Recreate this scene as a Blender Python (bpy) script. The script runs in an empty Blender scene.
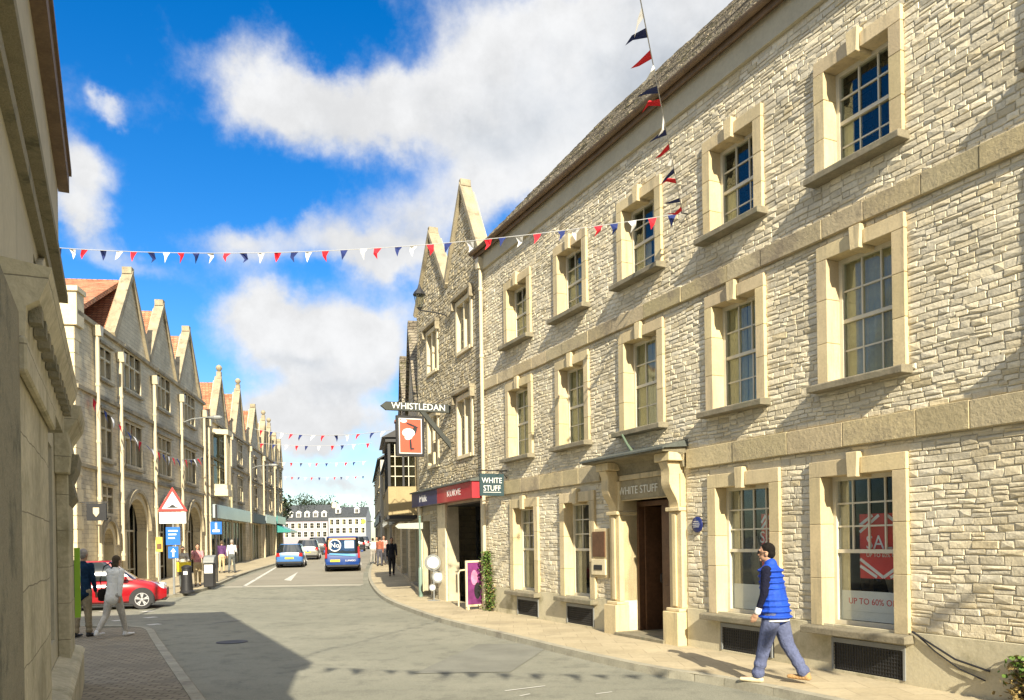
import bpy, bmesh, math, random
from mathutils import Vector, Matrix
R = math.radians
rnd = random.Random(7)
scene = bpy.context.scene
col = scene.collection
F, CAMZ, ROLL = 800.0, 1.9, 0.0157

# ---------------------------------------------------------------- ground heights and picture-to-ground helpers (design aids)
def g(Y):
    if Y < 20: return 0.0
    if Y < 28: return .018*(Y-20)**2/16
    if Y < 125: return .018*(Y-24)
    return .018*101
def un(x, y):
    dx = x-512; dy = 541-y
    return dx+dy*ROLL, dy-dx*ROLL
def G(x, y, h=0.0):
    ux, uy = un(x, y)
    Y = 10.0
    for i in range(60): Y = .5*Y+.5*(CAMZ-h-g(Y))*F/max(-uy, 1)
    return Vector((ux/F*Y, Y, g(Y)+h))
def AT(x, y, Y):
    ux, uy = un(x, y)
    return Vector((ux/F*Y, Y, CAMZ+uy/F*Y))

# ---------------------------------------------------------------- materials
def nodes(m):
    m.use_nodes = True
    nt = m.node_tree
    return nt, nt.nodes, nt.links, nt.nodes['Principled BSDF']
def rgba(c): return (c[0], c[1], c[2], 1)
def math_node(N, L, op, a, b=None, clamp=False):
    n = N.new('ShaderNodeMath'); n.operation = op; n.use_clamp = clamp
    for i, v in enumerate((a, b)):
        if v is None: continue
        if isinstance(v, (int, float)): n.inputs[i].default_value = v
        else: L.new(v, n.inputs[i])
    return n.outputs[0]
def mixc(N, L, fac, a, b, mode='MIX'):
    n = N.new('ShaderNodeMix'); n.data_type = 'RGBA'; n.blend_type = mode
    if isinstance(fac, (int, float)): n.inputs[0].default_value = fac
    else: L.new(fac, n.inputs[0])
    for i, v in ((6, a), (7, b)):
        if isinstance(v, tuple): n.inputs[i].default_value = rgba(v)
        else: L.new(v, n.inputs[i])
    return n.outputs[2]
def noise(N, L, vec, scale, detail=4, rough=.6):
    n = N.new('ShaderNodeTexNoise'); n.inputs['Scale'].default_value = scale
    n.inputs['Detail'].default_value = detail; n.inputs['Roughness'].default_value = rough
    if vec is not None: L.new(vec, n.inputs['Vector'])
    return n.outputs['Fac']
def ramp(N, L, fac, lo, hi):
    n = N.new('ShaderNodeMapRange'); n.inputs[1].default_value = lo; n.inputs[2].default_value = hi
    n.interpolation_type = 'SMOOTHSTEP'
    L.new(fac, n.inputs[0]); return n.outputs[0]
MATS = {}
def mat(name, c, rough=.85, var=.25, vs=1.2, fs=14, bump=.3, bs=30, metal=0, stain=None, stain_s=.7, stain_lo=.52, stain_hi=.72, attr=None, coat=0, bd=.01, streak=False, spec=.4):
    """plain surface: base colour with broad and fine variation, an optional stain colour and fine relief"""
    if name in MATS: return MATS[name]
    m = bpy.data.materials.new(name); nt, N, L, P = nodes(m); MATS[name] = m
    tc = N.new('ShaderNodeTexCoord').outputs['Object']
    a = noise(N, L, tc, vs, 5); b = noise(N, L, tc, fs, 5)
    s = math_node(N, L, 'ADD', math_node(N, L, 'MULTIPLY', a, .6), math_node(N, L, 'MULTIPLY', b, .4))
    s = ramp(N, L, s, .3, .7)
    dk = tuple(v*(1-var) for v in c); lt = tuple(min(v*(1+var), .95) for v in c)
    out = mixc(N, L, s, dk, lt)
    if attr:
        at = N.new('ShaderNodeAttribute'); at.attribute_name = attr
        out = mixc(N, L, 1.0, out, at.outputs['Color'], 'MULTIPLY')
    if stain:
        v = tc
        if streak:
            mp = N.new('ShaderNodeMapping'); mp.inputs['Scale'].default_value = (3, 3, .35); L.new(tc, mp.inputs[0]); v = mp.outputs[0]
        st = ramp(N, L, noise(N, L, v, stain_s, 8, .7), stain_lo, stain_hi)
        out = mixc(N, L, st, out, stain)
    L.new(out, P.inputs['Base Color'])
    P.inputs['Roughness'].default_value = rough; P.inputs['Metallic'].default_value = metal
    P.inputs['Specular IOR Level'].default_value = spec
    P.inputs['Coat Weight'].default_value = coat; P.inputs['Coat Roughness'].default_value = .05
    if bump:
        bn = N.new('ShaderNodeBump'); bn.inputs['Strength'].default_value = bump; bn.inputs['Distance'].default_value = bd
        L.new(noise(N, L, tc, bs, 6, .65), bn.inputs['Height']); L.new(bn.outputs[0], P.inputs['Normal'])
    return m
def coursed(name, c, c2, mortar, w, h, rough=.9, msize=.012, bump=.6, var=.3, stain=None, flat=False, off=.5, stain_s=.5, s_lo=.5, s_hi=.7, bd=.02):
    """masonry or tiles laid in courses, in the object's own metres"""
    if name in MATS: return MATS[name]
    m = bpy.data.materials.new(name); nt, N, L, P = nodes(m); MATS[name] = m
    tc = N.new('ShaderNodeTexCoord').outputs['Object']
    sp = N.new('ShaderNodeSeparateXYZ'); L.new(tc, sp.inputs[0])
    cb = N.new('ShaderNodeCombineXYZ')
    wob = math_node(N, L, 'MULTIPLY', math_node(N, L, 'SUBTRACT', noise(N, L, tc, 2.5, 3), .5), min(h*.5, .05))
    if flat:
        L.new(sp.outputs[0], cb.inputs[0]); L.new(sp.outputs[1], cb.inputs[1])
    else:
        L.new(math_node(N, L, 'ADD', sp.outputs[0], sp.outputs[1]), cb.inputs[0])
        L.new(math_node(N, L, 'ADD', sp.outputs[2], wob), cb.inputs[1])
    bt = N.new('ShaderNodeTexBrick'); L.new(cb.outputs[0], bt.inputs['Vector'])
    bt.offset = off; bt.squash = 1.0
    bt.inputs['Scale'].default_value = 1; bt.inputs['Brick Width'].default_value = w; bt.inputs['Row Height'].default_value = h
    bt.inputs['Mortar Size'].default_value = msize; bt.inputs['Mortar Smooth'].default_value = .3; bt.inputs['Bias'].default_value = 0
    bt.inputs['Color1'].default_value = rgba(c); bt.inputs['Color2'].default_value = rgba(c2); bt.inputs['Mortar'].default_value = rgba(mortar)
    n1 = noise(N, L, tc, 1.1, 6, .65); n2 = noise(N, L, tc, 18, 4)
    s = ramp(N, L, math_node(N, L, 'ADD', math_node(N, L, 'MULTIPLY', n1, .6), math_node(N, L, 'MULTIPLY', n2, .4)), .3, .7)
    k = N.new('ShaderNodeMapRange'); L.new(s, k.inputs[0]); k.inputs[3].default_value = 1-var; k.inputs[4].default_value = 1+var*.6
    vm = N.new('ShaderNodeVectorMath'); vm.operation = 'SCALE'; L.new(bt.outputs['Color'], vm.inputs[0]); L.new(k.outputs[0], vm.inputs['Scale'])
    out = vm.outputs[0]
    if stain:
        out = mixc(N, L, ramp(N, L, noise(N, L, tc, stain_s, 8, .7), s_lo, s_hi), out, stain)
    L.new(out, P.inputs['Base Color']); P.inputs['Roughness'].default_value = rough
    P.inputs['Specular IOR Level'].default_value = .3
    bn = N.new('ShaderNodeBump'); bn.inputs['Strength'].default_value = bump; bn.inputs['Distance'].default_value = bd
    hh = math_node(N, L, 'ADD', math_node(N, L, 'MULTIPLY', bt.outputs['Fac'], -1), math_node(N, L, 'MULTIPLY', n2, .8))
    L.new(hh, bn.inputs['Height']); L.new(bn.outputs[0], P.inputs['Normal'])
    return m
def glass(name, tint=(.55, .6, .6), refl=.6):
    if name in MATS: return MATS[name]
    m = bpy.data.materials.new(name); nt, N, L, P = nodes(m); MATS[name] = m
    N.remove(P)
    out = [n for n in N if n.type == 'OUTPUT_MATERIAL'][0]
    t = N.new('ShaderNodeBsdfTransparent'); t.inputs[0].default_value = rgba(tint)
    gl = N.new('ShaderNodeBsdfGlossy'); gl.inputs['Roughness'].default_value = .03; gl.inputs[0].default_value = (.9, .95, 1, 1)
    tc = N.new('ShaderNodeTexCoord').outputs['Object']
    bn = N.new('ShaderNodeBump'); bn.inputs['Strength'].default_value = .12; bn.inputs['Distance'].default_value = .01
    L.new(noise(N, L, tc, 3, 2), bn.inputs['Height']); L.new(bn.outputs[0], gl.inputs['Normal'])
    lw = N.new('ShaderNodeFresnel'); lw.inputs[0].default_value = 1.5
    mx = N.new('ShaderNodeMixShader')
    L.new(math_node(N, L, 'MULTIPLY', lw.outputs[0], refl*2.2, True), mx.inputs[0]); L.new(t.outputs[0], mx.inputs[1]); L.new(gl.outputs[0], mx.inputs[2])
    L.new(mx.outputs[0], out.inputs[0]); return m
def paint(name, c, rough=.3, coat=.6, metal=0, var=.06):
    return mat(name, c, rough=rough, var=var, vs=2, bump=0, metal=metal, coat=coat)
def cloth(name, c, var=.25, bs=9):
    return mat(name, c, rough=.95, var=var, vs=5, fs=30, bump=1.0, bs=bs, spec=.15, bd=.05)

M = dict(
 white_rubble=mat('whitewashed_rubble', (.68, .61, .455), .9, .19, 1.1, 26, .7, 20, attr='Col', stain=(.43, .36, .23), stain_s=.6, stain_lo=.5, stain_hi=.78, bd=.014),
 white_mortar=mat('whitewashed_mortar', (.64, .58, .44), .95, .2, 3, 40, .5, 40),
 honey=mat('honey_limestone', (.60, .49, .29), .85, .16, 2.5, 30, .5, 34, stain=(.42, .36, .25), stain_s=1.6, stain_lo=.55, stain_hi=.75, bd=.008, streak=True),
 band=mat('weathered_string_course', (.46, .39, .25), .9, .2, 1.8, 24, .7, 20, stain=(.22, .19, .13), stain_s=.9, stain_lo=.55, stain_hi=.7, bd=.015),
 render=mat('pale_plinth_render', (.52, .47, .33), .9, .15, 1, 30, .4, 20, stain=(.30, .27, .17), stain_s=1.1, stain_lo=.48, stain_hi=.7),
 sill=mat('lichened_sill_stone', (.21, .185, .13), .9, .3, 4, 30, .6, 30, stain=(.17, .16, .11), stain_s=3, stain_lo=.5, stain_hi=.65),
 cornice=mat('grey_painted_cornice', (.47, .43, .32), .85, .12, 1, 20, .2, 20),
 soffit=mat('brown_eaves_boards', (.17, .115, .07), .7, .25, 3, 30, .2, 30),
 stonetile=coursed('mossy_stone_tiles', (.19, .16, .12), (.31, .27, .20), (.06, .05, .04), .28, .13, bump=1, var=.45, stain=(.11, .10, .05), s_lo=.5, s_hi=.62, stain_s=3, bd=.04),
 redtile=coursed('orange_clay_tiles', (.42, .16, .085), (.56, .27, .15), (.13, .07, .05), .20, .12, bump=.8, var=.35, stain=(.28, .22, .16), stain_s=1.5, s_lo=.56, s_hi=.7, bd=.03),
 slate=coursed('dark_slate', (.050, .058, .065), (.075, .082, .09), (.03, .03, .03), .3, .2, rough=.6, bump=.4, var=.2),
 tan_rubble=mat('tan_rubble', (.50, .44, .31), .95, .25, 2, 40, .8, 30, attr='Col', stain=(.20, .17, .11), stain_s=1.0, stain_lo=.52, stain_hi=.7, bd=.015),
 tan_mortar=mat('tan_mortar', (.44, .39, .28), .95, .2, 3, 40, .5, 40),
 row_wall=coursed('row_ashlar', (.66, .57, .39), (.74, .65, .46), (.48, .41, .28), .42, .16, msize=.008, bump=.7, var=.25, stain=(.36, .31, .2), s_lo=.52, s_hi=.75),
 row_wall2=coursed('row_sandstone', (.60, .52, .36), (.68, .59, .42), (.42, .36, .26), .5, .2, msize=.008, bump=.7, var=.25, stain=(.32, .28, .19)),
 pale_trim=mat('pale_dressed_stone', (.66, .57, .38), .85, .15, 2, 20, .4, 25, stain=(.34, .29, .2), stain_s=2, stain_lo=.55, stain_hi=.75),
 coping=mat('weathered_coping', (.33, .285, .195), .92, .25, 2.5, 25, .6, 20, stain=(.15, .13, .09), stain_s=2, stain_lo=.5, stain_hi=.7),
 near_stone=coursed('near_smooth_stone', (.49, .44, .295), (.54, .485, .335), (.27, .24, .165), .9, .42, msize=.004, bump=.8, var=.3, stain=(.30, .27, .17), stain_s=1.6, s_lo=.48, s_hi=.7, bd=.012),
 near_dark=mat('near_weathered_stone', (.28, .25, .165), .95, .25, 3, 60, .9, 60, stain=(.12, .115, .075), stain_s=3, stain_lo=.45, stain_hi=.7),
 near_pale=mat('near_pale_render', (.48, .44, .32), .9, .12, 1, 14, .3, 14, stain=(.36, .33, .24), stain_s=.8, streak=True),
 lead=mat('lead_flashing', (.09, .10, .09), .55, .25, 4, 30, .2, 20),
 frame_white=mat('cream_sash_paint', (.62, .58, .46), .5, .08, 3, 20, .1, 30),
 curtain=mat('cream_curtain', (.60, .52, .34), .95, .15, 4, 20, .3, 12),
 dark=mat('dark_interior', (.018, .017, .015), .9, .3, 2, 8, 0),
 brown_dark=mat('dark_interior_brown', (.05, .025, .014), .8, .3, 2, 8, 0),
 wood=mat('dark_brown_timber', (.12, .060, .030), .55, .3, 2, 16, .3, 20, streak=True, stain=(.05, .025, .014)),
 glass=glass('window_glass', (.85, .87, .82), .07), shopglass=glass('shop_glass', (.9, .92, .92), .05),
 black=mat('black_paint', (.02, .02, .022), .45, .2, 3, 20, .1, 20),
 iron=mat('black_iron', (.03, .03, .032), .5, .3, 5, 30, .2, 30),
 asphalt=None, pipe=mat('cream_pipe_paint', (.56, .49, .34), .5, .1, 2, 20, .1, 20, stain=(.35, .30, .2), stain_s=2, stain_lo=.6, stain_hi=.75),
 grey=mat('grey_metal', (.22, .23, .23), .45, .15, 3, 30, .1, 20),
 white=mat('white_paint', (.75, .75, .73), .5, .05, 3, 20, .05, 20),
 red=mat('red_print', (.62, .035, .03), .5, .05, 3, 20, 0), navy=mat('navy_print', (.02, .035, .12), .5, .1, 3, 20, 0),
 roadpaint=mat('worn_white_line', (.58, .57, .52), .85, .15, 5, 40, .2, 60, stain=(.17, .17, .15), stain_s=5, stain_lo=.54, stain_hi=.64),
 leaf=mat('climber_leaf', (.085, .15, .025), .6, .4, 8, 40, 0), leaf_dark=mat('tree_leaf', (.022, .036, .014), .7, .5, .4, 4, 0),
 bark=mat('bark', (.10, .075, .05), .95, .3, 5, 30, .6, 20),
)

# ---------------------------------------------------------------- mesh helpers
class MB:
    def __init__(s, *mats): s.v = []; s.f = []; s.mi = []; s.m = list(mats); s.col = None; s.c = 0
    def setm(s, m):
        if m not in s.m: s.m.append(m)
        s.c = s.m.index(m); return s
    def face(s, pts, mi=None):
        n = len(s.v); s.v.extend([tuple(p) for p in pts]); s.f.append(tuple(range(n, n+len(pts)))); s.mi.append(s.c if mi is None else mi)
        if s.col is not None: s.col.append(s.cc)
    def add(s, verts, faces, mi=None):
        n = len(s.v); s.v.extend([tuple(p) for p in verts])
        for f in faces:
            s.f.append(tuple(i+n for i in f)); s.mi.append(s.c if mi is None else mi)
            if s.col is not None: s.col.append(s.cc)
    def box(s, x0, x1, y0, y1, z0, z1, skip=''):
        if x0 > x1: x0, x1 = x1, x0
        if y0 > y1: y0, y1 = y1, y0
        if z0 > z1: z0, z1 = z1, z0
        v = [(x, y, z) for z in (z0, z1) for y in (y0, y1) for x in (x0, x1)]
        f = [(0, 2, 3, 1), (4, 5, 7, 6), (0, 1, 5, 4), (2, 6, 7, 3), (0, 4, 6, 2), (1, 3, 7, 5)]
        s.add(v, f); return s
    def prism(s, poly, a0, a1, axis='y'):
        """poly: 2D points (x,z) extruded along y, or (y,z) along x, or (x,y) along z"""
        def P(p, a): return {'y': (p[0], a, p[1]), 'x': (a, p[0], p[1]), 'z': (p[0], p[1], a)}[axis]
        n = len(poly); v = [P(p, a0) for p in poly]+[P(p, a1) for p in poly]
        f = [tuple(range(n)), tuple(range(2*n-1, n-1, -1))]+[(i, i+n, (i+1) % n+n, (i+1) % n) for i in range(n)]
        s.add(v, f); return s
    def tube(s, pts, r, n=8, cap=True):
        pts = [Vector(p) for p in pts]; rs = r if isinstance(r, (list, tuple)) else [r]*len(pts)
        rings = []
        up = Vector((0, 0, 1))
        for i, p in enumerate(pts):
            d = (pts[min(i+1, len(pts)-1)]-pts[max(i-1, 0)]).normalized()
            a = d.cross(up if abs(d.dot(up)) < .95 else Vector((1, 0, 0))).normalized(); b = d.cross(a).normalized()
            rings.append([p+a*math.cos(2*math.pi*k/n)*rs[i]+b*math.sin(2*math.pi*k/n)*rs[i] for k in range(n)])
        v = [q for r_ in rings for q in r_]; f = []
        for i in range(len(pts)-1):
            for k in range(n): f.append((i*n+k, i*n+(k+1) % n, (i+1)*n+(k+1) % n, (i+1)*n+k))
        if cap: f.append(tuple(range(n-1, -1, -1))); f.append(tuple((len(pts)-1)*n+k for k in range(n)))
        s.add(v, f); return s
    def lathe(s, prof, c=(0, 0, 0), n=16, axis='z', sx=1, sy=1, cap=True):
        """prof: (radius, height) pairs"""
        v = []; f = []
        for (r, h) in prof:
            for k in range(n):
                a = 2*math.pi*k/n; p = (r*math.cos(a)*sx, r*math.sin(a)*sy, h)
                if axis == 'x': p = (p[2], p[0], p[1])
                if axis == 'y': p = (p[0], p[2], p[1])
                v.append((p[0]+c[0], p[1]+c[1], p[2]+c[2]))
        for i in range(len(prof)-1):
            for k in range(n): f.append((i*n+k, i*n+(k+1) % n, (i+1)*n+(k+1) % n, (i+1)*n+k))
        if cap: f.append(tuple(range(n-1, -1, -1))); f.append(tuple((len(prof)-1)*n+k for k in range(n)))
        s.add(v, f); return s
    def build(s, name, parent=None, loc=(0, 0, 0), rotz=0, smooth=False, bevel=0, recalc=True):
        me = bpy.data.meshes.new(name); me.from_pydata(s.v, [], s.f)
        for m in s.m: me.materials.append(m)
        me.polygons.foreach_set('material_index', s.mi)
        if s.col is not None:
            ca = me.color_attributes.new('Col', 'FLOAT_COLOR', 'CORNER'); k = 0
            for p, c in zip(me.polygons, s.col):
                for _ in range(p.loop_total): ca.data[k].color = (c[0], c[1], c[2], 1); k += 1
        if recalc:
            bm = bmesh.new(); bm.from_mesh(me)
            if smooth: bmesh.ops.remove_doubles(bm, verts=bm.verts, dist=.0004)
            bmesh.ops.recalc_face_normals(bm, faces=bm.faces)
            if bevel: bmesh.ops.bevel(bm, geom=bm.edges[:], offset=bevel, segments=1, affect='EDGES', clamp_overlap=True)
            bm.to_mesh(me); bm.free()
        if smooth:
            me.polygons.foreach_set('use_smooth', [True]*len(me.polygons))
            me.set_sharp_from_angle(angle=R(38))
        o = bpy.data.objects.new(name, me); col.objects.link(o)
        o.parent = parent; o.location = loc; o.rotation_euler = (0, 0, rotz)
        return o
def tag(o, label=None, cat=None, group=None, kind=None):
    if label: o['label'] = label
    if cat: o['category'] = cat
    if group: o['group'] = group
    if kind: o['kind'] = kind
    return o
def thing(name, label, cat, loc=(0, 0, 0), rotz=0, group=None):
    o = bpy.data.objects.new(name, None); col.objects.link(o); o.empty_display_size = .2
    o.location = loc; o.rotation_euler = (0, 0, rotz); return tag(o, label, cat, group)
def structure(o, label=None, cat=None):
    o['kind'] = 'structure'
    if label: o['label'] = label
    if cat: o['category'] = cat
    return o
def copy_tree(o, parent=None):
    c = o.copy(); col.objects.link(c); c.parent = parent
    for ch in [x for x in bpy.data.objects if x.parent == o]: copy_tree(ch, c)
    return c
_txt = {}
def text_geo(s, size, ext=.002, spacing=1.0):
    """flat lettering in the XY plane, centred, as verts and faces"""
    if (s, spacing) in _txt:
        v, f = _txt[(s, spacing)]; return [(p[0]*size, p[1]*size, p[2]*ext/.002) for p in v], f
    if size != 1.0:
        text_geo(s, 1.0, .002, spacing); return text_geo(s, size, ext, spacing)
    cu = bpy.data.curves.new('lettering', 'FONT'); cu.body = s; cu.size = size; cu.extrude = ext
    cu.align_x = 'CENTER'; cu.align_y = 'CENTER'; cu.space_character = spacing; cu.resolution_u = 3
    o = bpy.data.objects.new('lettering', cu); col.objects.link(o)
    dg = bpy.context.evaluated_depsgraph_get(); me = bpy.data.meshes.new_from_object(o.evaluated_get(dg))
    v = [tuple(p.co) for p in me.vertices]; f = [tuple(p.vertices) for p in me.polygons]
    bpy.data.objects.remove(o); bpy.data.curves.remove(cu); bpy.data.meshes.remove(me)
    _txt[(s, spacing)] = (v, f)
    return v, f
for _s in ('SALE', 'UP TO 60% OFF', 'UP TO 60% OFF !', 'WHITE', 'STUFF', 'Milk', 'KURVE', 'WHISTLEDAN', 'VX19 KDN', 'WR08 XHV', 'No', 'LUNGO', 'Humps for', '1/2 mile'): text_geo(_s, 1.0)
text_geo('WHITE STUFF', 1.0, .002, 1.05)
def put_text(mb, s, size, x, y, z, m, facing='-y', ext=.002, spacing=1.0, sx=1.0):
    v, f = text_geo(s, size, ext, spacing)
    T = {'-y': lambda p: (x+p[0]*sx, y-p[2], z+p[1]), '+y': lambda p: (x-p[0]*sx, y+p[2], z+p[1]),
         '+x': lambda p: (x+p[2], y+p[0]*sx, z+p[1]), '-x': lambda p: (x-p[2], y-p[0]*sx, z+p[1])}[facing]
    mb.setm(m); mb.add([T(p) for p in v], f)

# ---------------------------------------------------------------- masonry
def split(a, b, cuts):
    out = [(a, b)]
    for c0, c1 in cuts:
        n = []
        for x0, x1 in out:
            if c1 <= x0 or c0 >= x1: n.append((x0, x1)); continue
            if c0 > x0: n.append((x0, c0))
            if c1 < x1: n.append((c1, x1))
        out = n
    return [(x, y) for x, y in out if y-x > .03]
def rubble(mb, u0, u1, z0, z1, holes, hmin=.07, hmax=.15, lmin=.14, lmax=.42, depth=(.006, .022), tone=.14, gap=.006, clip=None, seed=1, base=0.0, wob=.02, warm=.05):
    """random coursed rubble: every stone has its own height, length, proudness and shade"""
    r = random.Random(seed); z = z0; mb.col = [] if mb.col is None else mb.col
    def W(u, z): return wob*math.sin(u*2.1+z*1.3)+wob*.7*math.sin(u*5.3+z*2.9+1)
    while z < z1-.03:
        h = r.uniform(hmin, hmax)
        if z1-(z+h) < hmin*.6: h = z1-z
        a, b = (u0, u1) if clip is None else clip(z+h*.5)
        cuts = [(hx0, hx1) for hx0, hx1, hz0, hz1 in holes if hz0 < z+h-.01 and hz1 > z+.01]
        for s0, s1 in split(a, b, cuts):
            u = s0
            while u < s1-.01:
                l = r.uniform(lmin, lmax)*(.8+h*2)
                if s1-(u+l) < lmin*.7: l = s1-u
                k = [(u, u+l, z, z+h)]
                if h > .09 and r.random() < .25: k = [(u, u+l, z, z+h*.5), (u, u+l, z+h*.5, z+h)]
                for x0, x1, q0, q1 in k:
                    d = r.uniform(*depth); gp = gap*r.uniform(.7, 1.6); i = gp+.006
                    t = 1+r.uniform(-tone, tone*.6); wm = r.uniform(-warm, warm)
                    if r.random() < .05: t *= .87; wm += .08
                    mb.cc = (t*(1+wm*.4), t, t*(1-wm))
                    def J(): return r.uniform(-.011, .011)
                    e0 = 0 if x0 == s0 else gp; e1 = 0 if x1 >= s1-.001 else gp
                    dz = W((x0+x1)/2, z) if z > z0+.01 and q1 < z1-.02 else 0
                    O = [(x0+e0, base, q0+gp+dz), (x1-e1, base, q0+gp+dz), (x1-e1, base, q1-gp+dz), (x0+e0, base, q1-gp+dz)]
                    d2 = [d+r.uniform(-.0045, .0045) for _ in range(4)]
                    I = [(x0+i+J(), base-d2[0], q0+i+J()+dz), (x1-i+J(), base-d2[1], q0+i+J()*.7+dz), (x1-i+J(), base-d2[2], q1-i+J()*.7+dz), (x0+i+J(), base-d2[3], q1-i+J()*.7+dz)]
                    cx = tuple(sum(p[c] for p in I)/4 for c in range(3)); cx = (cx[0]+J()*2, cx[1]-r.uniform(-.002, .010), cx[2]+J())
                    mb.add(O+I+[cx], [(0, 1, 5, 4), (1, 2, 6, 5), (2, 3, 7, 6), (3, 0, 4, 7), (4, 5, 8), (5, 6, 8), (6, 7, 8), (7, 4, 8)])
                u += l
        z += h
def wall_cells(mb, u0, u1, z0, z1, holes, t=.35, y0=0.0):
    """a slab of wall with rectangular openings cut right through"""
    us = sorted({u0, u1, *[h[0] for h in holes], *[h[1] for h in holes]}); us = [u for u in us if u0 <= u <= u1]
    zs = sorted({z0, z1, *[h[2] for h in holes], *[h[3] for h in holes]}); zs = [z for z in zs if z0 <= z <= z1]
    for i in range(len(us)-1):
        run = None
        for j in range(len(zs)-1):
            cu = (us[i]+us[i+1])/2; cz = (zs[j]+zs[j+1])/2
            inh = any(h[0] < cu < h[1] and h[2] < cz < h[3] for h in holes)
            if inh:
                if run is not None: mb.box(us[i], us[i+1], y0, y0+t, run, zs[j]); run = None
            elif run is None: run = zs[j]
        if run is not None: mb.box(us[i], us[i+1], y0, y0+t, run, z1)

def sash(parent, u0, u1, z0, z1, nx, rows_up, rows_lo, y=.2, bar=.022, fr=.055, curtain=None, lower_plain=False, gl='glass'):
    """sash frame, glass, curtains for an opening; returns the list of sub-parts"""
    mb = MB(M['frame_white']); zm = (z0+z1)/2
    mb.box(u0, u0+fr, y-.03, y+.05, z0, z1); mb.box(u1-fr, u1, y-.03, y+.05, z0, z1)
    mb.box(u0+fr, u1-fr, y-.03, y+.05, z0, z0+fr*1.3); mb.box(u0+fr, u1-fr, y-.03, y+.05, z1-fr, z1)
    mb.box(u0+fr, u1-fr, y-.02, y+.04, zm-.025, zm+.025)
    for (a, b, n, yy) in ((zm+.025, z1-fr, rows_up, y-.008), (z0+fr*1.3, zm-.025, rows_lo, y+.006)):
        if lower_plain and b < zm: continue
        for k in range(1, nx):
            x = u0+fr+(u1-u0-2*fr)*k/nx; mb.box(x-bar/2, x+bar/2, yy, yy+.03, a, b)
        for k in range(1, n):
            z = a+(b-a)*k/n; mb.box(u0+fr, u1-fr, yy+.003, yy+.027, z-bar/2, z+bar/2)
    mb.build('sash_frame', parent)
    MB(M[gl]).box(u0+fr*.5, u1-fr*.5, y+.012, y+.016, z0+fr*.5, z1-fr*.5).build('glass', parent)
    MB(M['dark']).box(u0-.2, u1+.2, y+.9, y+.92, z0-.2, z1+.2).build('room_wall', parent)
    if curtain:
        mb = MB(M['curtain'])
        for (a, b, c, d) in curtain:
            n = max(3, int((b-a)*(u1-u0)/.05)); W = u1-u0; H = z1-z0
            for k in range(n):
                xa = u0+W*(a+(b-a)*k/n); xb = u0+W*(a+(b-a)*(k+1)/n); dy = .02*(k % 2)
                mb.face([(xa, y+.05+dy, z0+H*c), (xb, y+.07-dy, z0+H*c), (xb, y+.07-dy, z0+H*d), (xa, y+.05+dy, z0+H*d)])
        mb.build('curtain', parent, recalc=False)
# ================================================================ people
def fuse(name, segs, ells, vox, m, parent, smooth=3):
    """tapered limbs and ellipsoids fused into one continuous skin"""
    V = []; FC = []
    def ball(c, r):
        r = r if isinstance(r, (tuple, list)) else (r, r, r); n = len(V)
        for i in range(1, 9):
            for q in range(14): V.append((c[0]+r[0]*math.sin(math.pi*i/9)*math.cos(math.pi*q/7), c[1]+r[1]*math.sin(math.pi*i/9)*math.sin(math.pi*q/7), c[2]+r[2]*math.cos(math.pi*i/9)))
        V.append((c[0], c[1], c[2]+r[2])); V.append((c[0], c[1], c[2]-r[2]))
        for i in range(7):
            for q in range(14): FC.append((n+i*14+q, n+(i+1)*14+q, n+(i+1)*14+(q+1) % 14, n+i*14+(q+1) % 14))
        for q in range(14): FC.append((n+112, n+q, n+(q+1) % 14)); FC.append((n+113, n+98+(q+1) % 14, n+98+q))
    for a, ra, b, rb in segs:
        a = Vector(a); b = Vector(b)
        ea = ra if isinstance(ra, tuple) else (ra, ra); eb = rb if isinstance(rb, tuple) else (rb, rb)
        d = b-a; L = d.length; n = max(1, int(L/(min(*ea, *eb)*.45)))
        d.normalize(); up = Vector((1, 0, 0)); x = (up-d*up.dot(d)).normalized(); y = d.cross(x)
        rings = []
        for k in range(n+1):
            t = k/n; rx = ea[0]+(eb[0]-ea[0])*t; ry = ea[1]+(eb[1]-ea[1])*t; c = a+(b-a)*t
            rings.append(len(V)); V.extend([tuple(c+x*math.cos(q*math.pi/7)*rx+y*math.sin(q*math.pi/7)*ry) for q in range(14)])
        for i in range(n):
            for q in range(14): FC.append((rings[i]+q, rings[i]+(q+1) % 14, rings[i+1]+(q+1) % 14, rings[i+1]+q))
        FC.append(tuple(rings[0]+13-q for q in range(14))); FC.append(tuple(rings[-1]+q for q in range(14)))
        ball(a, (ea[0], ea[1], min(ea)) if isinstance(ra, tuple) else ra); ball(b, (eb[0], eb[1], min(eb)) if isinstance(rb, tuple) else rb)
    for c, r in ells: ball(c, r)
    me = bpy.data.meshes.new(name); me.from_pydata(V, [], FC)
    bm = bmesh.new(); bm.from_mesh(me); bmesh.ops.recalc_face_normals(bm, faces=bm.faces); bm.to_mesh(me); bm.free()
    o = bpy.data.objects.new(name, me); col.objects.link(o)
    md = o.modifiers.new('r', 'REMESH'); md.mode = 'VOXEL'; md.voxel_size = vox
    s = o.modifiers.new('s', 'SMOOTH'); s.iterations = smooth; s.factor = .5
    dg = bpy.context.evaluated_depsgraph_get(); m2 = bpy.data.meshes.new_from_object(o.evaluated_get(dg)); bpy.data.objects.remove(o); bpy.data.meshes.remove(me)
    m2.name = name; m2.materials.clear(); m2.materials.append(m); m2.polygons.foreach_set('use_smooth', [True]*len(m2.polygons))
    o = bpy.data.objects.new(name, m2); col.objects.link(o); o.parent = parent; return o
SKIN = mat('skin', (.45, .26, .17), .6, .08, 8, 30, .1, 60)
def dirv(a, side=0): return Vector((math.sin(side), math.sin(a), -math.cos(a)))
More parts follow.
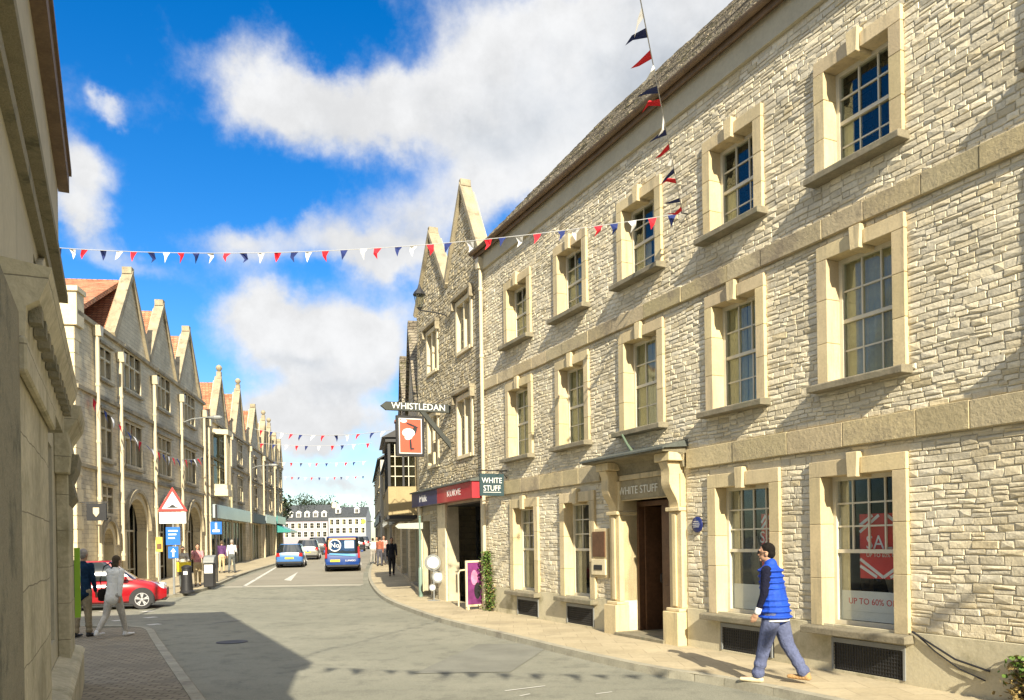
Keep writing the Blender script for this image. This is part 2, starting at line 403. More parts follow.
def human(name, label, loc, fwd, H=1.72, legs=((8, 4), (-10, 8)), arms=((-10, 12), (12, 18)), top=None, trousers=None, shoes=None, hair=None, vox=.016, lean=3, turn=0, female=False, top_len=.0, loose=1.0, hairlen=0, cat='person', vest=None, sleeves=None, shoes2=None, skirt=False, glasses=False, nod=0, group=None):
    k = H/1.75; t = thing(name, label, cat, loc, math.atan2(-fwd[0], fwd[1]), group)
    ln = R(lean); W = .92 if female else 1
    hip = Vector((0, 0, .93)); feet = []
    J = {}
    for s, (ha, kb) in zip((1, -1), legs):
        hp = hip+Vector((s*.09, 0, -.02)); kn = hp+dirv(R(ha))*.43; an = kn+dirv(R(ha-kb))*.42
        J[s] = (hp, kn, an, R(ha-kb))
    lo = min(j[2].z for j in J.values()); off = .085-lo
    def U(p): return Vector((p[0], p[1], p[2]+off))*k
    ch = hip+Vector((0, math.sin(ln)*.50, math.cos(ln)*.50)); nk = hip+Vector((0, math.sin(ln)*.56, math.cos(ln)*.575))
    hd = nk+Vector((0, .03+math.sin(ln)*.1, .155)); 
    A = {}
    for s, (sa, eb) in zip((1, -1), arms):
        sh = ch+Vector((s*.175*W, 0, .015)); el = sh+(dirv(R(sa))+Vector((s*.12, 0, 0))).normalized()*.29; wr = el+(dirv(R(sa+eb))+Vector((s*.02, 0, 0))).normalized()*.26
        hdir = dirv(R(sa+eb+8)); A[s] = (sh, el, wr, hdir)
    # body: one continuous skin
    segs = []; ells = []
    S_ = lambda a, ra, b, rb: segs.append((U(a), tuple(x*k for x in ra) if isinstance(ra, tuple) else ra*k, U(b), tuple(x*k for x in rb) if isinstance(rb, tuple) else rb*k))
    S_(hip, (.15*W, .10), hip+(ch-hip)*.45, (.125*W, .09)); S_(hip+(ch-hip)*.45, (.125*W, .09), ch-Vector((0, 0, .06)), (.155*W, .10)); S_(ch-Vector((0, 0, .06)), (.15*W, .095), nk-Vector((0, 0, .02)), (.06, .06))
    S_(nk-Vector((0, 0, .03)), .052, hd-Vector((0, .01, .05)), .05)
    for s in (1, -1):
        hp, kn, an, fa = J[s]; S_(hp, .085, kn, .055); S_(kn, .053, an, .036)
        toe = an+Vector((s*.02, .17, -.05)); S_(an+Vector((0, -.03, -.045)), .036, toe, .03)
        J[s] += (toe,)
        sh, el, wr, hv = A[s]; S_(sh, .05, el, .038); S_(el, .037, wr, .024)
        pm = wr+hv*.06; S_(wr, (.024, .02), pm, (.018, .036))
        for q, (dy, ln_) in enumerate(((-.030, .062), (-.010, .075), (.010, .080), (.030, .070))):
            b0 = wr+hv*.075+Vector((0, dy, 0)); c1 = b0+hv*ln_*.5+Vector((-s*.006, 0, 0)); c2 = c1+(hv+Vector((-s*.55, 0, 0))).normalized()*ln_*.5
            S_(b0, .0095, c1, .0088); S_(c1, .0088, c2, .0075)
        S_(wr+hv*.025+Vector((0, .03, 0)), .012, wr+hv*.075+Vector((-s*.012, .052, 0)), .0095)
    RT_ = Matrix.Rotation(R(turn), 3, 'Z') @ Matrix.Rotation(R(-nod), 3, 'X')
    HP = lambda x, y, z: U(hd+RT_ @ Vector((x, y, z)))
    ells.append((HP(0, 0, .02), (.074*k, .092*k, .10*k))); ells.append((HP(0, .022, -.05), (.055*k, .062*k, .06*k)))
    ells.append((HP(0, .095, -.015), (.014*k, .02*k, .024*k))); ells.append((HP(0, .078, -.055), (.026*k, .014*k, .010*k))); ells.append((HP(0, .07, -.09), (.024*k, .018*k, .018*k)))
    ells.append((HP(0, .078, .035), (.05*k, .016*k, .012*k)))
    for s in (1, -1): ells.append((HP(s*.076, -.005, -.01), (.012*k, .022*k, .032*k)))
    body = fuse('body', segs, ells, vox*.6, SKIN, t, 1)
    ey = MB(M['black'])
    for s in (1, -1): ey.lathe([(0, 0), (.009*k, .001), (.009*k, .006), (0, .008)], tuple(HP(s*.03, .083, .005)), 8, 'y')
    ey.build('eyes', body)
    # trousers
    segs = []; ells = []
    if skirt: S_(hip+Vector((0, 0, .08)), (.15, .11), hip-Vector((0, 0, .4)), (.2, .17))
    S_(hip+Vector((0, 0, .08)), (.155*W*loose, .115*loose), hip-Vector((0, 0, .02)), (.165*W*loose, .125*loose))
    for s in (1, -1):
        hp, kn, an = J[s][:3]; S_(hp, .098*loose, kn, .068*loose); S_(kn, .066*loose, an+(kn-an)*.08, .05*loose)
        if loose > 1.05: ells += [(U(kn+(an-kn)*q), .062*k*loose*1.03) for q in (.3, .62, .9)]
    fuse('trousers', segs, ells, vox*.7, trousers or cloth('trouser_grey', (.10, .10, .10)), t)
    # top with sleeves
    def torso(e, bottom):
        S_(hip+Vector((0, 0, bottom)), ((.158+e+top_len*.2)*W, .115+e+top_len*.2), hip+(ch-hip)*.5, ((.148+e)*W, .108+e)); S_(hip+(ch-hip)*.5, ((.148+e)*W, .108+e), ch-Vector((0, 0, .05)), ((.178+e)*W, .118+e)); S_(ch-Vector((0, 0, .05)), ((.17+e)*W, .11+e), nk-Vector((0, 0, .03)), (.075+e*.6, .07+e*.6))
    segs = []; ells = []; torso(.012 if top_len else 0, .06-top_len)
    fuse('top', segs, ells, vox*.7, top, t)
    segs = []; ells = []
    for s in (1, -1):
        sh, el, wr, hv = A[s]; S_(sh+Vector((0, 0, -.005)), .067, el, .052); S_(el, .051, wr-(wr-el)*.08, .036)
    for s in (1, -1):
        segs2 = segs[:2] if s == 1 else segs[2:]; fuse('sleeve', segs2, [], vox*.7, sleeves or top, t)
    if vest:
        segs = []; ells = []; e = .022
        for q in range(9):
            f_ = q/8; c = hip+Vector((0, 0, -.08))+(ch+Vector((0, 0, .10))-hip)*f_*.98; w_ = .188+(.016 if q > 4 else 0)-(.01 if q in (2, 3) else 0)
            wx = (.226, .222, .212, .204)[q] if q < 4 else w_; ells.append((U(c), ((wx+e)*k, ((.190, .185, .176, .160)[q]+e if q < 4 else .140+e)*k, .040*k)))
        S_(hip+Vector((0, 0, -.02)), (.216, .178), ch-Vector((0, 0, .03)), (.186, .134)); S_(ch-Vector((0, 0, .03)), (.15, .11), nk+Vector((0, -.01, .01)), (.085, .08))
        fuse('vest', segs, ells, vox*.6, vest, t, 1)
        for s in (1, -1):
            sh, el, wr, hv = A[s]; segs = []; ells = []; S_(wr-(wr-el)*.2, .041, wr-(wr-el)*.02, .041); fuse('cuff', segs, ells, vox*.6, M['white'], t)
        fuse('shirt_hem', [], [(U(hip+Vector((0, 0, -.125))), (.218*k, .178*k, .026*k))], vox*.6, M['white'], t, 1)
    for s in (1, -1):
        an, toe = J[s][2], J[s][4]; segs = []
        S_(an+Vector((0, -.045, -.048)), (.043, .037), an+Vector((s*.012, .07, -.048)), (.046, .037)); S_(an+Vector((s*.012, .07, -.05)), (.047, .033), toe+Vector((0, .03, -.0)), (.040, .026)); S_(an+Vector((0, -.02, 0)), .046, an+Vector((0, -.03, -.04)), .044)
        fuse('shoe', segs, [], vox*.6, (shoes2 if (shoes2 and s == 1) else shoes) or M['black'], t)
    segs = []; ells = []
    ells.append((HP(0, -.018, .045), (.082*k, .094*k, .092*k))); ells.append((HP(0, -.045, -.005), (.076*k, .066*k, .075*k)))
    if hairlen: ells.append((HP(0, -.05, -.06), (.08*k, .055*k, .09*k)))
    fuse('hair', segs, ells, vox*.6, hair or cloth('hair_dark', (.02, .015, .012), .3), t, 1)
    if glasses:
        gmb = MB(M['black'])
        for s in (1, -1):
            c = HP(s*.034, .098, .008); gmb.lathe([(.026*k, -.002), (.026*k, .002), (.021*k, .002), (.021*k, -.002)], tuple(c), 12, 'y'); gmb.tube([HP(s*.06, .095, .012), HP(s*.083, .03, .01), HP(s*.083, -.02, .005)], .0035, 5)
        gmb.build('glasses', t)
    return t, U, A, J, k
CL = cloth
# man in blue vest
pf = G(766, 684, .1); 
man, U, A, J, k = human('person', 'man in a bright blue padded vest striding along the pavement past the sale windows', (pf.x+.14, pf.y+.04, .105), (-.83, .56), H=1.69, legs=((-16, 14), (15, 1)), arms=((-4, 14), (4, 16)),
    top=CL('navy_sweater', (.012, .013, .03)), sleeves=CL('navy_sweater', (.012, .013, .03)), trousers=CL('blue_grey_chinos', (.115, .135, .24), .15), vest=mat('vest_blue', (.008, .06, .44), .7, .2, 10, 40, .7, 14, bd=.02), shoes=M['curtain'], shoes2=CL('tan_shoe', (.42, .26, .12)), hair=CL('hair_black', (.012, .010, .009), .3), vox=.0105, loose=1.3, glasses=True, lean=6, turn=10)
pf = G(114, 637, .1)
wom, U, A, J, k = human('person', 'woman in a white jacket and pale trousers walking toward the red car', (pf.x, pf.y, .1), (.25, .96), H=1.62, legs=((20, 4), (-16, 22)), arms=((-14, 6), (10, 10)),
    top=CL('white_jacket', (.90, .89, .83), .04), trousers=CL('pale_trousers', (.55, .52, .46)), shoes=M['white'], hair=CL('hair_brown', (.10, .075, .05)), vox=.014, female=True, top_len=.13, lean=8, hairlen=1, loose=1.05)
t = thing('shoulder_bag', 'black shoulder bag hanging on the left side of the woman in white', 'bag', (pf.x, pf.y, .1), math.atan2(-.25, .96))
bg = MB(CL('bag_black', (.02, .018, .018))); bg.lathe([(.06, .72), (.12, .74), (.14, .86), (.12, .95), (.05, .97)], (-.24, .0, 0), 12, sx=.5); bg.build('bag', t, smooth=True)
MB(CL('bag_black', (.02, .018, .018))).tube([(-.24, -.03, .93), (-.22, -.10, 1.15), (-.13, -.09, 1.42), (-.06, .02, 1.49), (-.1, .10, 1.40), (-.2, .11, 1.15), (-.24, .05, .93)], .013, 6).build('strap', t)
pf = G(83, 637, .1)
human('person', 'grey haired man in dark blue jacket and beige trousers by the shaded corner', (pf.x, pf.y, .1), (.1, 1), H=1.72, legs=((6, 2), (-5, 3)), arms=((4, 12), (2, 10)), top=CL('teal_jacket', (.012, .035, .075)), trousers=CL('beige_trousers', (.36, .30, .20)), shoes=M['black'], hair=CL('hair_grey', (.32, .29, .26)), vox=.014, top_len=.12, loose=1.1)
def folk(x, y, label, top, trousers, H=1.68, fwd=(0, -1), h=.1, off=(0, 0), vox=.022, **k):
    p = G(x, y, h); return human('person', label, (p.x+off[0], p.y+off[1], p.z), fwd, H=H, top=top, trousers=trousers, vox=vox, **k)
folk(183, 589, 'person in a pale top holding a bright yellow bag beside the road sign', CL('pale_top', (.5, .46, .4)), CL('trouser_slate', (.11, .12, .12)), H=1.62, fwd=(.5, -.85), arms=((25, 60), (25, 60)), hair=CL('hair_grey', (.32, .29, .26)))
p = G(183, 589, .1); t = thing('yellow_bag', 'bright yellow carrier bag held in front of the person beside the road sign', 'bag', (p.x, p.y, p.z), math.atan2(-.5, -.85))
b = MB(paint('bag_yellow', (.80, .62, .02), .6)); b.prism([(-.24, .68), (.24, .68), (.26, 1.06), (-.26, 1.06)], .26, .36); b.build('bag', t, bevel=.02); MB(M['white']).tube([(-.12, .31, 1.04), (-.1, .31, 1.16), (.1, .31, 1.16), (.12, .31, 1.04)], .01).build('handle', t)
folk(198, 586, 'man in a pink checked shirt and sand trousers between the two black posts', CL('pink_shirt', (.55, .26, .28), .3), CL('sand_trousers', (.50, .40, .24)), fwd=(.4, -.9), arms=((20, 95), (15, 85)), legs=((10, 2), (-8, 6)))
folk(222, 573, 'person in a purple jacket and beige trousers walking away on the left pavement', CL('purple_jacket', (.10, .045, .13)), CL('sand_trousers', (.50, .40, .24)), fwd=(-.2, 1), hair=CL('hair_brown', (.10, .075, .05)))
folk(232, 573, 'man in a white shirt and grey trousers by the pale shop front', CL('white_shirt', (.68, .68, .68)), CL('trouser_slate', (.11, .12, .12)), H=1.74, fwd=(-.1, 1), legs=((16, 2), (-14, 12)), arms=((15, 50), (-20, 30)), hair=CL('hair_grey', (.32, .29, .26)))
p = G(110, 588, .1)
human('person', 'person in a striped pale top behind the roof of the red car', (p.x, 27.0, .16), (.9, .2), H=1.75, top=mat('striped_top', (.62, .62, .62), .9, .1), trousers=CL('trouser_slate', (.11, .12, .12)), vox=.022)
grp = [(373, 564, 'white_shirt', (.66, .64, .6), (.3, .28, .25), 'person in a white top leading the group on the right pavement'), (377, 563, 'cream_coat', (.55, .45, .3), (.1, .1, .1), 'person in a cream coat in the middle of the group on the right pavement'),
       (380, 566, 'rust_top', (.30, .10, .06), (.08, .08, .1), 'person in a rust coloured top in the group on the right pavement'), (384, 565, 'pale_pink_top', (.5, .33, .3), (.06, .06, .07), 'person in a pale pink top nearest the shop fronts on the right pavement')]
for i, (x, y, nm, c, c2, lb) in enumerate(grp): folk(x, y, lb, CL(nm, c), CL('trouser_'+'abcd'[i], c2), H=1.6+.05*i, fwd=(.2, -1) if i % 2 else (.1, 1), vox=.026, group='people walking on the right pavement')
folk(392, 576, 'person in dark clothes walking close to the dark shop front on the right pavement', CL('dark_coat', (.02, .022, .03)), CL('trouser_dark', (.03, .03, .035)), H=1.75, fwd=(.2, -1), vox=.022)

# ================================================================ the whitewashed shop building on the right
def block_course(mb, u0, u1, z0, z1, proj, seed=3, lo=.6, hi=1.3, cuts=()):
    r = random.Random(seed); mb.col = [] if mb.col is None else mb.col
    for a, b in split(u0, u1, cuts):
        u = a
        while u < b-.01:
            l = r.uniform(lo, hi)
            if b-(u+l) < lo*.6: l = b-u
            t = r.uniform(.82, 1.08); mb.cc = (t, t*r.uniform(.96, 1), t*r.uniform(.88, 1))
            d = proj+r.uniform(-.006, .006)
            mb.box(u+.003, u+l-.003, -d, .0, z0+r.uniform(0, .008), z1-r.uniform(0, .01)); u += l
band_mat = mat('string_course_block', (.48, .41, .265), .9, .2, 1.8, 24, .7, 20, stain=(.24, .20, .14), stain_s=.9, stain_lo=.5, stain_hi=.68, bd=.015, attr='Col')
honey_blk = mat('honey_block', (.60, .50, .31), .85, .14, 2.5, 30, .5, 34, stain=(.36, .305, .20), stain_s=1.8, stain_lo=.48, stain_hi=.72, bd=.008, streak=True, attr='Col')
grey_patch = mat('flood_render', (.47, .44, .34), .9, .14, 1, 30, .3, 20, stain=(.33, .31, .22), stain_s=2, stain_lo=.55, stain_hi=.7)

def architrave(name, parent, u0, u1, z0, z1, fw=.18, proj=.055, sill=True, seed=0, key=True):
    """stone window surround with keystone; u0..z1 is the outer edge. Returns the window part and its opening"""
    r = random.Random(seed); mb = MB(honey_blk); mb.col = []
    def blk(a, b, y0, y1, c, d):
        t = r.uniform(.86, 1.08); mb.cc = (t, t*r.uniform(.97, 1), t*r.uniform(.9, 1)); mb.box(a, b, y0, y1, c, d)
    o = (u0+fw, u1-fw, z0, z1-fw*1.05)
    for (a, b) in ((u0, o[0]), (o[1], u1)):
        z = z0
        n = 3
        for k in range(n):
            zz = z0+(o[3]-z0)*(k+1)/n+(r.uniform(-.1, .1) if k < n-1 else 0)
            blk(a, b, -proj-r.uniform(0, .004), .26, z+.002, zz-.002); z = zz
    c = (u0+u1)/2; kw = .09
    blk(u0, c-kw-.002, -proj, .26, o[3]+.001, z1); blk(c+kw+.002, u1, -proj-.002, .26, o[3]+.001, z1)
    if key:
        mb.cc = (1.05, 1.04, 1.0)
        mb.prism([(c-kw*.8, o[3]-.04), (c+kw*.8, o[3]-.04), (c+kw, z1+.07), (c-kw, z1+.07)], -proj-.05, .2)
    else: blk(c-kw, c+kw, -proj, .26, o[3]+.001, z1)
    w = mb.build(name, parent, bevel=.006)
    if sill:
        s = MB(M['sill']); s.prism([(-.205, z0-.10), (.2, z0-.10), (.2, z0+.02), (-.19, z0-.005), (-.205, z0-.02)], u0-.06, u1+.06, 'x')
        s.build('sill', w, bevel=.006)
    return w, o

def shop_building():
    th = math.atan2(-.9038, .4281)
    B = thing('shop_building', 'long three storey whitewashed rubble stone building with honey stone window surrounds', 'building', (-.69, 21.1, 0), th)
    L = 19.0
    rows = [('u', 6.70, 8.24), ('f', 3.92, 5.76)]
    cols = [(1.44, 2.88), (4.02, 5.42), (6.55, 7.95), (9.08, 10.42), (11.41, 12.77), (13.95+.35, 15.7)]
    ground = [(1.60, 3.10), (4.14, 5.58), (9.08, 10.66), (11.23, 12.75), (14.5, 16.0)]
    holes = []; outer = []; wins = []
    k = 0
    for nm, z0, z1 in rows:
        for ci, (a, b) in enumerate(cols):
            k += 1; w, o = architrave('window', B, a, b, z0, z1, seed=k); wins.append((w, o, nm, ci))
            outer.append((a, b, z0-.06, z1)); holes.append(o)
            c = (a+b)/2; outer.append((c-.1, c+.1, z1-.02, z1+.08))
    for ci, (a, b) in enumerate(ground):
        k += 1; w, o = architrave('window', B, a, b, .70, 2.90, fw=.20, seed=k); wins.append((w, o, 'g', ci))
        outer.append((a, b, .6, 2.90)); holes.append(o); c = (a+b)/2; outer.append((c-.1, c+.1, 2.85, 3.0))
    for w, o, nm, ci in wins:
        r = random.Random(hash((nm == 'u', nm == 'f', ci)))
        if nm == 'g':
            sash(w, *o, 4 if ci > 1 else 3, 3, 2, y=.2, curtain=[(0.0, .18, .0, .98)], lower_plain=True, gl='shopglass')
        else:
            cur = {('u', 4): [(0, .22, 0, .5)], ('u', 3): [(0, .35, 0, .5)], ('u', 2): [(0, .5, 0, .5)]}.get((nm, ci), [(.0, .46, 0, .98), (.5, 1, 0, .98)] if nm == 'f' else [(0, .45, 0, .8)])
            if nm == 'f' and ci == 4: cur = [(.0, .3, 0, 1), (.31, .98, 0, .97)]
            sash(w, *o, 3, 2, 2, y=.2, curtain=cur)
    # door opening
    holes.append((6.55, 8.1, .1, 2.62)); outer.append((6.15, 8.5, 0, 3.42)); outer.append((5.84, 8.56, 3.02, 3.42))
    # wall: backing slab, stones on it, plinth
    mb = MB(M['white_mortar']); wall_cells(mb, 0, L, -.3, 9.4, [(h[0]-.02, h[1]+.02, h[2]-.02, h[3]+.02) if h[2] > .2 else h for h in holes], t=.3, y0=.006)
    wall = mb.build('wall', B)
    grl = [(1.96, 3.05), (4.38, 5.50), (9.33, 10.5), (11.60, 12.66), (14.6, 15.8)]
    st = MB(M['white_rubble']); allh = outer+[(5.45, 6.07, 1.15, 2.12)]
    rubble(st, 0, L, .74, 3.045, allh, hmin=.055, hmax=.11, lmin=.12, lmax=.33, gap=.004, depth=(.003, .011), tone=.2, seed=11)
    rubble(st, 0, L, 3.385, 5.845, allh, hmin=.052, hmax=.10, lmin=.11, lmax=.30, gap=.004, depth=(.003, .011), tone=.2, seed=12)
    rubble(st, 0, L, 6.125, 8.98, allh, hmin=.05, hmax=.095, lmin=.11, lmax=.28, gap=.004, depth=(.003, .011), tone=.2, seed=13)
    st.build('stonework', B, recalc=False)
    for a, b in split(0, L, [(6.15, 8.5)]):
        pl = MB(M['render'])
        c = [(g0, g1) for g0, g1 in grl]
        for x0, x1 in split(a, b, c): pl.box(x0, x1, -.035, .006, -.2, .735)
        for g0, g1 in grl:
            if a < g0 < b: pl.box(g0, g1, -.034, .006, .56, .734); pl.box(g0, g1, -.034, .006, -.2, .14)
        pl.build('plinth', B, bevel=.004)
    # cellar grilles
    gc = MB(M['iron']); gc.setm(mat('vent_backing', (.10, .09, .065), .9)); gc.box(-.56, .56, .0, .004, .14, .56); gc.setm(M['grey'])  # plain dark brown backing sheet behind the grille bars
    gc.box(-.56, .56, -.05, -.03, .50, .56); gc.box(-.56, -.53, -.05, -.03, .14, .5); gc.box(.53, .56, -.05, -.03, .14, .5)
    gc.setm(M['iron'])
    for i in range(26): x = -.52+i*1.04/25; gc.box(x-.006, x+.006, -.028, -.018, .14, .50)
    for i in range(8): z = .16+i*.045; gc.box(-.53, .53, -.034, -.029, z, z+.008)
    g0 = gc.build('cellar_grille', B, loc=(2.5, 0, 0))
    for a, b in grl[1:]:
        c = g0.copy(); col.objects.link(c); c.parent = B; c.location = ((a+b)/2, 0, 0)
    # string courses
    s = MB(band_mat); block_course(s, 0, L, 5.85, 6.12, .07, 5, cuts=[]); s.build('string_course', B, bevel=.008)
    for a_, b_ in ((0, 5.84), (8.56, L)): s = MB(band_mat); block_course(s, a_, b_, 3.05, 3.38, .07, 6); s.build('string_course', B, bevel=.008)
    # cornice, gutter and roof
    c = MB(M['cornice']); c.box(0, L, -.07, .006, 9.0, 9.40); c.build('cornice', B)
    c = MB(M['soffit']); c.box(-.12, L, -.16, .0, 9.402, 9.46); c.box(-.12, L, -.19, -.163, 9.34, 9.46); c.build('eaves_board', B)
    gt = MB(M['soffit']); gt.prism([(-.20+.065*math.cos(a)-.06, 9.47+.065*math.sin(a)) for a in [math.pi+k*math.pi/8 for k in range(9)]], -.12, L, 'x'); gt.build('gutter', B, smooth=True)
    rf = MB(M['stonetile']); r = random.Random(5)
    n = 32
    for i in range(n):
        y0 = -.22+4.22*i/n; z0 = 9.46+4.5*i/n; y1 = -.22+4.22*(i+1)/n; z1 = 9.46+4.5*(i+1)/n
        x = -.12
        while x < L:
            w = r.uniform(.18, .38)*(1.2-i*.012); x1 = min(x+w, L); t = .035+r.uniform(0, .025); j = r.uniform(-.03, .02)
            rf.add([(x+.004, y0+j-.03, z0+j+.0), (x1-.004, y0+j-.03, z0+j), (x1-.004, y1, z1+.02), (x+.004, y1, z1+.02),
                    (x+.004, y0+j-.03, z0+j+t), (x1-.004, y0+j-.03, z0+j+t+r.uniform(-.01, .01)), (x1-.004, y1, z1+.02+t*.4), (x+.004, y1, z1+.02+t*.4)],
                   [(0, 1, 2, 3), (4, 7, 6, 5), (0, 4, 5, 1), (3, 2, 6, 7), (0, 3, 7, 4), (1, 5, 6, 2)])
            x = x1
    rf.prism([(4.0, 13.96), (8.4, 9.5), (8.2, 9.5), (4.0, 13.8)], -.12, L, 'x')
    rf.build('roof', B)
    e = MB(M['tan_mortar']); e.prism([(.31, -.3), (8.0, -.3), (8.0, 9.5), (4.0, 13.5), (.31, 9.5)], 0, .3, 'x'); e.prism([(.31, -.3), (8.0, -.3), (8.0, 9.5), (4.0, 13.5), (.31, 9.5)], L-.3, L, 'x')
    e.box(0.3, L-.3, 7.7, 8.0, -.3, 9.5); e.build('end_wall', B)
    # ---- doorcase
    d = MB(honey_blk); d.col = []; r = random.Random(3)
    def blk(*a):
        t = r.uniform(.9, 1.08); d.cc = (t, t*.99, t*r.uniform(.9, 1)); d.box(*a)
    for a, b in ((6.20, 6.55), (8.10, 8.45)):
        blk(a-.05, b+.02, -.21, .1, .0, .66); blk(a-.02, b+.01, -.16, .1, .662, .72)
        blk(a, b, -.09, .42, .722, 2.36); blk(a+.12, b-.12, -.125, -.09, .75, 2.32)
        blk(a-.02, b+.02, -.15, .42, 2.362, 2.43); blk(a, b, -.09, .42, 2.432, 3.0); blk(a-.03, b+.05, -.36, .0, 3.20, 3.345)
    blk(6.552, 8.098, -.045, .42, 2.62, 2.64)
    blk(6.552, 8.098, -.08, .0, 3.002, 3.10)
    dc = d.build('doorcase', B, bevel=.012)
    li = MB(mat('shade_toned_lintel', (.33, .28, .175), .9, .3, 3, 30, .5, 30)); li.box(6.553, 8.097, -.05, .42, 2.642, 2.998); li.build('lintel', dc, bevel=.006)  # lintel stone coloured darker to carry the shade beneath the canopy
    for a in (6.20, 8.12):
        m_ = MB(M['honey']); prof = []
        for k in range(15):
            t = k/14; prof.append((-.34+.22*(t**1.3)+.03*math.sin(t*9), 3.195-t*.78))
        prof = [(-.0, 3.195)]+prof+[(0, 2.3)]
        m_.prism(prof, a+.04, a+.29, 'x'); m_.build('console_bracket', dc, bevel=.01)
    cn = MB(mat('shade_toned_limestone', (.20, .175, .115), .9, .3, 3, 30, .5, 30)); cn.prism([(0.0, 3.101), (-.07, 3.102), (-.09, 3.2), (-.13, 3.30), (-.22, 3.345), (-.50, 3.35), (-.50, 3.40), (0, 3.44)], 5.90, 8.50, 'x')  # underside shade of the canopy is put into this darker stone colour
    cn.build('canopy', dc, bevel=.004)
    ld = MB(M['lead']); ld.prism([(.0, 3.56), (-.53, 3.415), (-.53, 3.385), (-.505, 3.385), (-.505, 3.402), (0, 3.442)], 5.84, 8.56, 'x')
    ld.build('canopy_flashing', dc)
    lt = MB(M['white']); put_text(lt, 'WHITE STUFF', .205, 7.13, -.058, 2.80, mat('pale_lettering', (.80, .78, .68), .6, .05), spacing=1.05, ext=.006, sx=.95); lt.m = [lt.m[-1]]; lt.mi = [0]*len(lt.mi)
    lt.build('lettering', dc)
    dr = MB(M['wood'])   # open doorway: jamb linings, half-open leaf, dark lobby
    dr.box(6.56, 6.62, .30, .42, .12, 2.61); dr.box(8.03, 8.09, .30, .42, .12, 2.61); dr.box(6.62, 8.03, .30, .42, 2.52, 2.61)
    dr.box(7.3, 8.03, .34, .39, .12, 2.52)
    for a, b in ((.25, 1.05), (1.2, 2.4)):
        for p, q in ((7.38, 7.64), (7.70, 7.96)): dr.box(p, q, .328, .342, a, b)
    dr.box(6.62, 6.67, .42, 1.1, .12, 2.52)
    leaf = dr.build('door', B, bevel=.005)
    MB(M['iron']).tube([(7.36, .30, 1.1), (7.36, .27, 1.12), (7.36, .27, 1.25), (7.36, .30, 1.27)], .012).build('door_handle', leaf)
    lo = MB(M['brown_dark']); lo.box(6.3, 8.4, 2.2, 2.24, 0, 2.8); lo.box(6.3, 6.34, .43, 2.2, 0, 2.8); lo.box(8.36, 8.4, .43, 2.2, 0, 2.8); lo.box(6.3, 8.4, .43, 2.2, 2.8, 2.84); lo.build('lobby', B)
    MB(M['sill']).box(6.553, 8.097, -.24, 2.2, .0, .16).build('doorstep', B, bevel=.01)
    # interior displays behind the sale windows
    def poster(w, u0, z0, ww, hh, txt=True):
        p = MB(M['red'], M['white']); y = .245
        p.box(u0, u0+ww, y, y+.006, z0, z0+hh)
        W_ = M['white']; p.setm(W_); yy = y-.001
        def stripe(a, b, wd=.02):
            a = Vector(a); b = Vector(b); n = Vector((-(b-a).y, (b-a).x)).normalized()*wd
            p.face([(u0+q[0]*1.0, yy, z0+q[1]) for q in (a-n, b-n, b+n, a+n)])
        for k in (0, .075):
            stripe((0+.0, hh*.30-k*1.2), (ww*.5, .0+.02-k*.1+.0) if k == 0 else (ww*.36, .02))
            stripe((ww, hh*.30-k*1.2), (ww*.5, .02) if k == 0 else (ww*.64, .02))
            stripe((0, hh*.72+k*1.2), (ww*.42-k*1.3, hh-.02)); stripe((ww, hh*.72+k*1.2), (ww*.58+k*1.3, hh-.02))
        put_text(p, 'SALE', .25, u0+ww*.5, yy, z0+hh*.55, W_, ext=.001)
        put_text(p, 'UP TO 60% OFF', .075, u0+ww*.5, yy, z0+hh*.36, W_, ext=.001)
        p.build('sale_poster', w, recalc=False)
    gw = {ci: (w, o) for w, o, nm, ci in wins if nm == 'g'}
    poster(gw[3][0], 11.80, 1.34, .72, .84); poster(gw[2][0], 9.98, 1.45, .45, .80)
    for ci, full in ((3, True), (2, False)):
        w, o = gw[ci]; p = MB(M['white']); p.box(o[0]+.06, o[1]-.05, .246, .252, .90, 1.17)
        p.box(o[0]+.02, o[1]-.02, .25, .262, .78, .898)
        if full: put_text(p, 'UP TO 60% OFF !', .115, o[0]+.60, .2455, 1.03, M['red'], ext=.001)
        p.build('sale_strip', w, recalc=False)
    for ci in (0, 1, 2, 3):   # display plinths and garments just inside
        w, o = gw[ci]; dsp = MB(M['brown_dark'], M['curtain'], M['red']); r = random.Random(ci+40)
        dsp.box(o[0], o[1], .5, .9, .7, .95)
        for k in range(5):
            x = o[0]+.1+k*.19; z = 1.0+r.random()*.5; dsp.setm(r.choice([M['curtain'], M['brown_dark'], M['navy'], M['grey']])); dsp.lathe([(.03, z-.2), (.09, z), (.11, z+.25), (.05, z+.5), (.02, z+.6)], (x, .68, 0), 8, sy=.6)
        dsp.build('window_display', w)
    return B
shopB = shop_building()
shopM = Matrix.Translation((-.69, 21.1, 0)) @ Matrix.Rotation(math.atan2(-.9038, .4281), 4, 'Z')
SROT = math.atan2(-.9038, .4281)
def S(u, y, z): return shopM @ Vector((u, y, z))
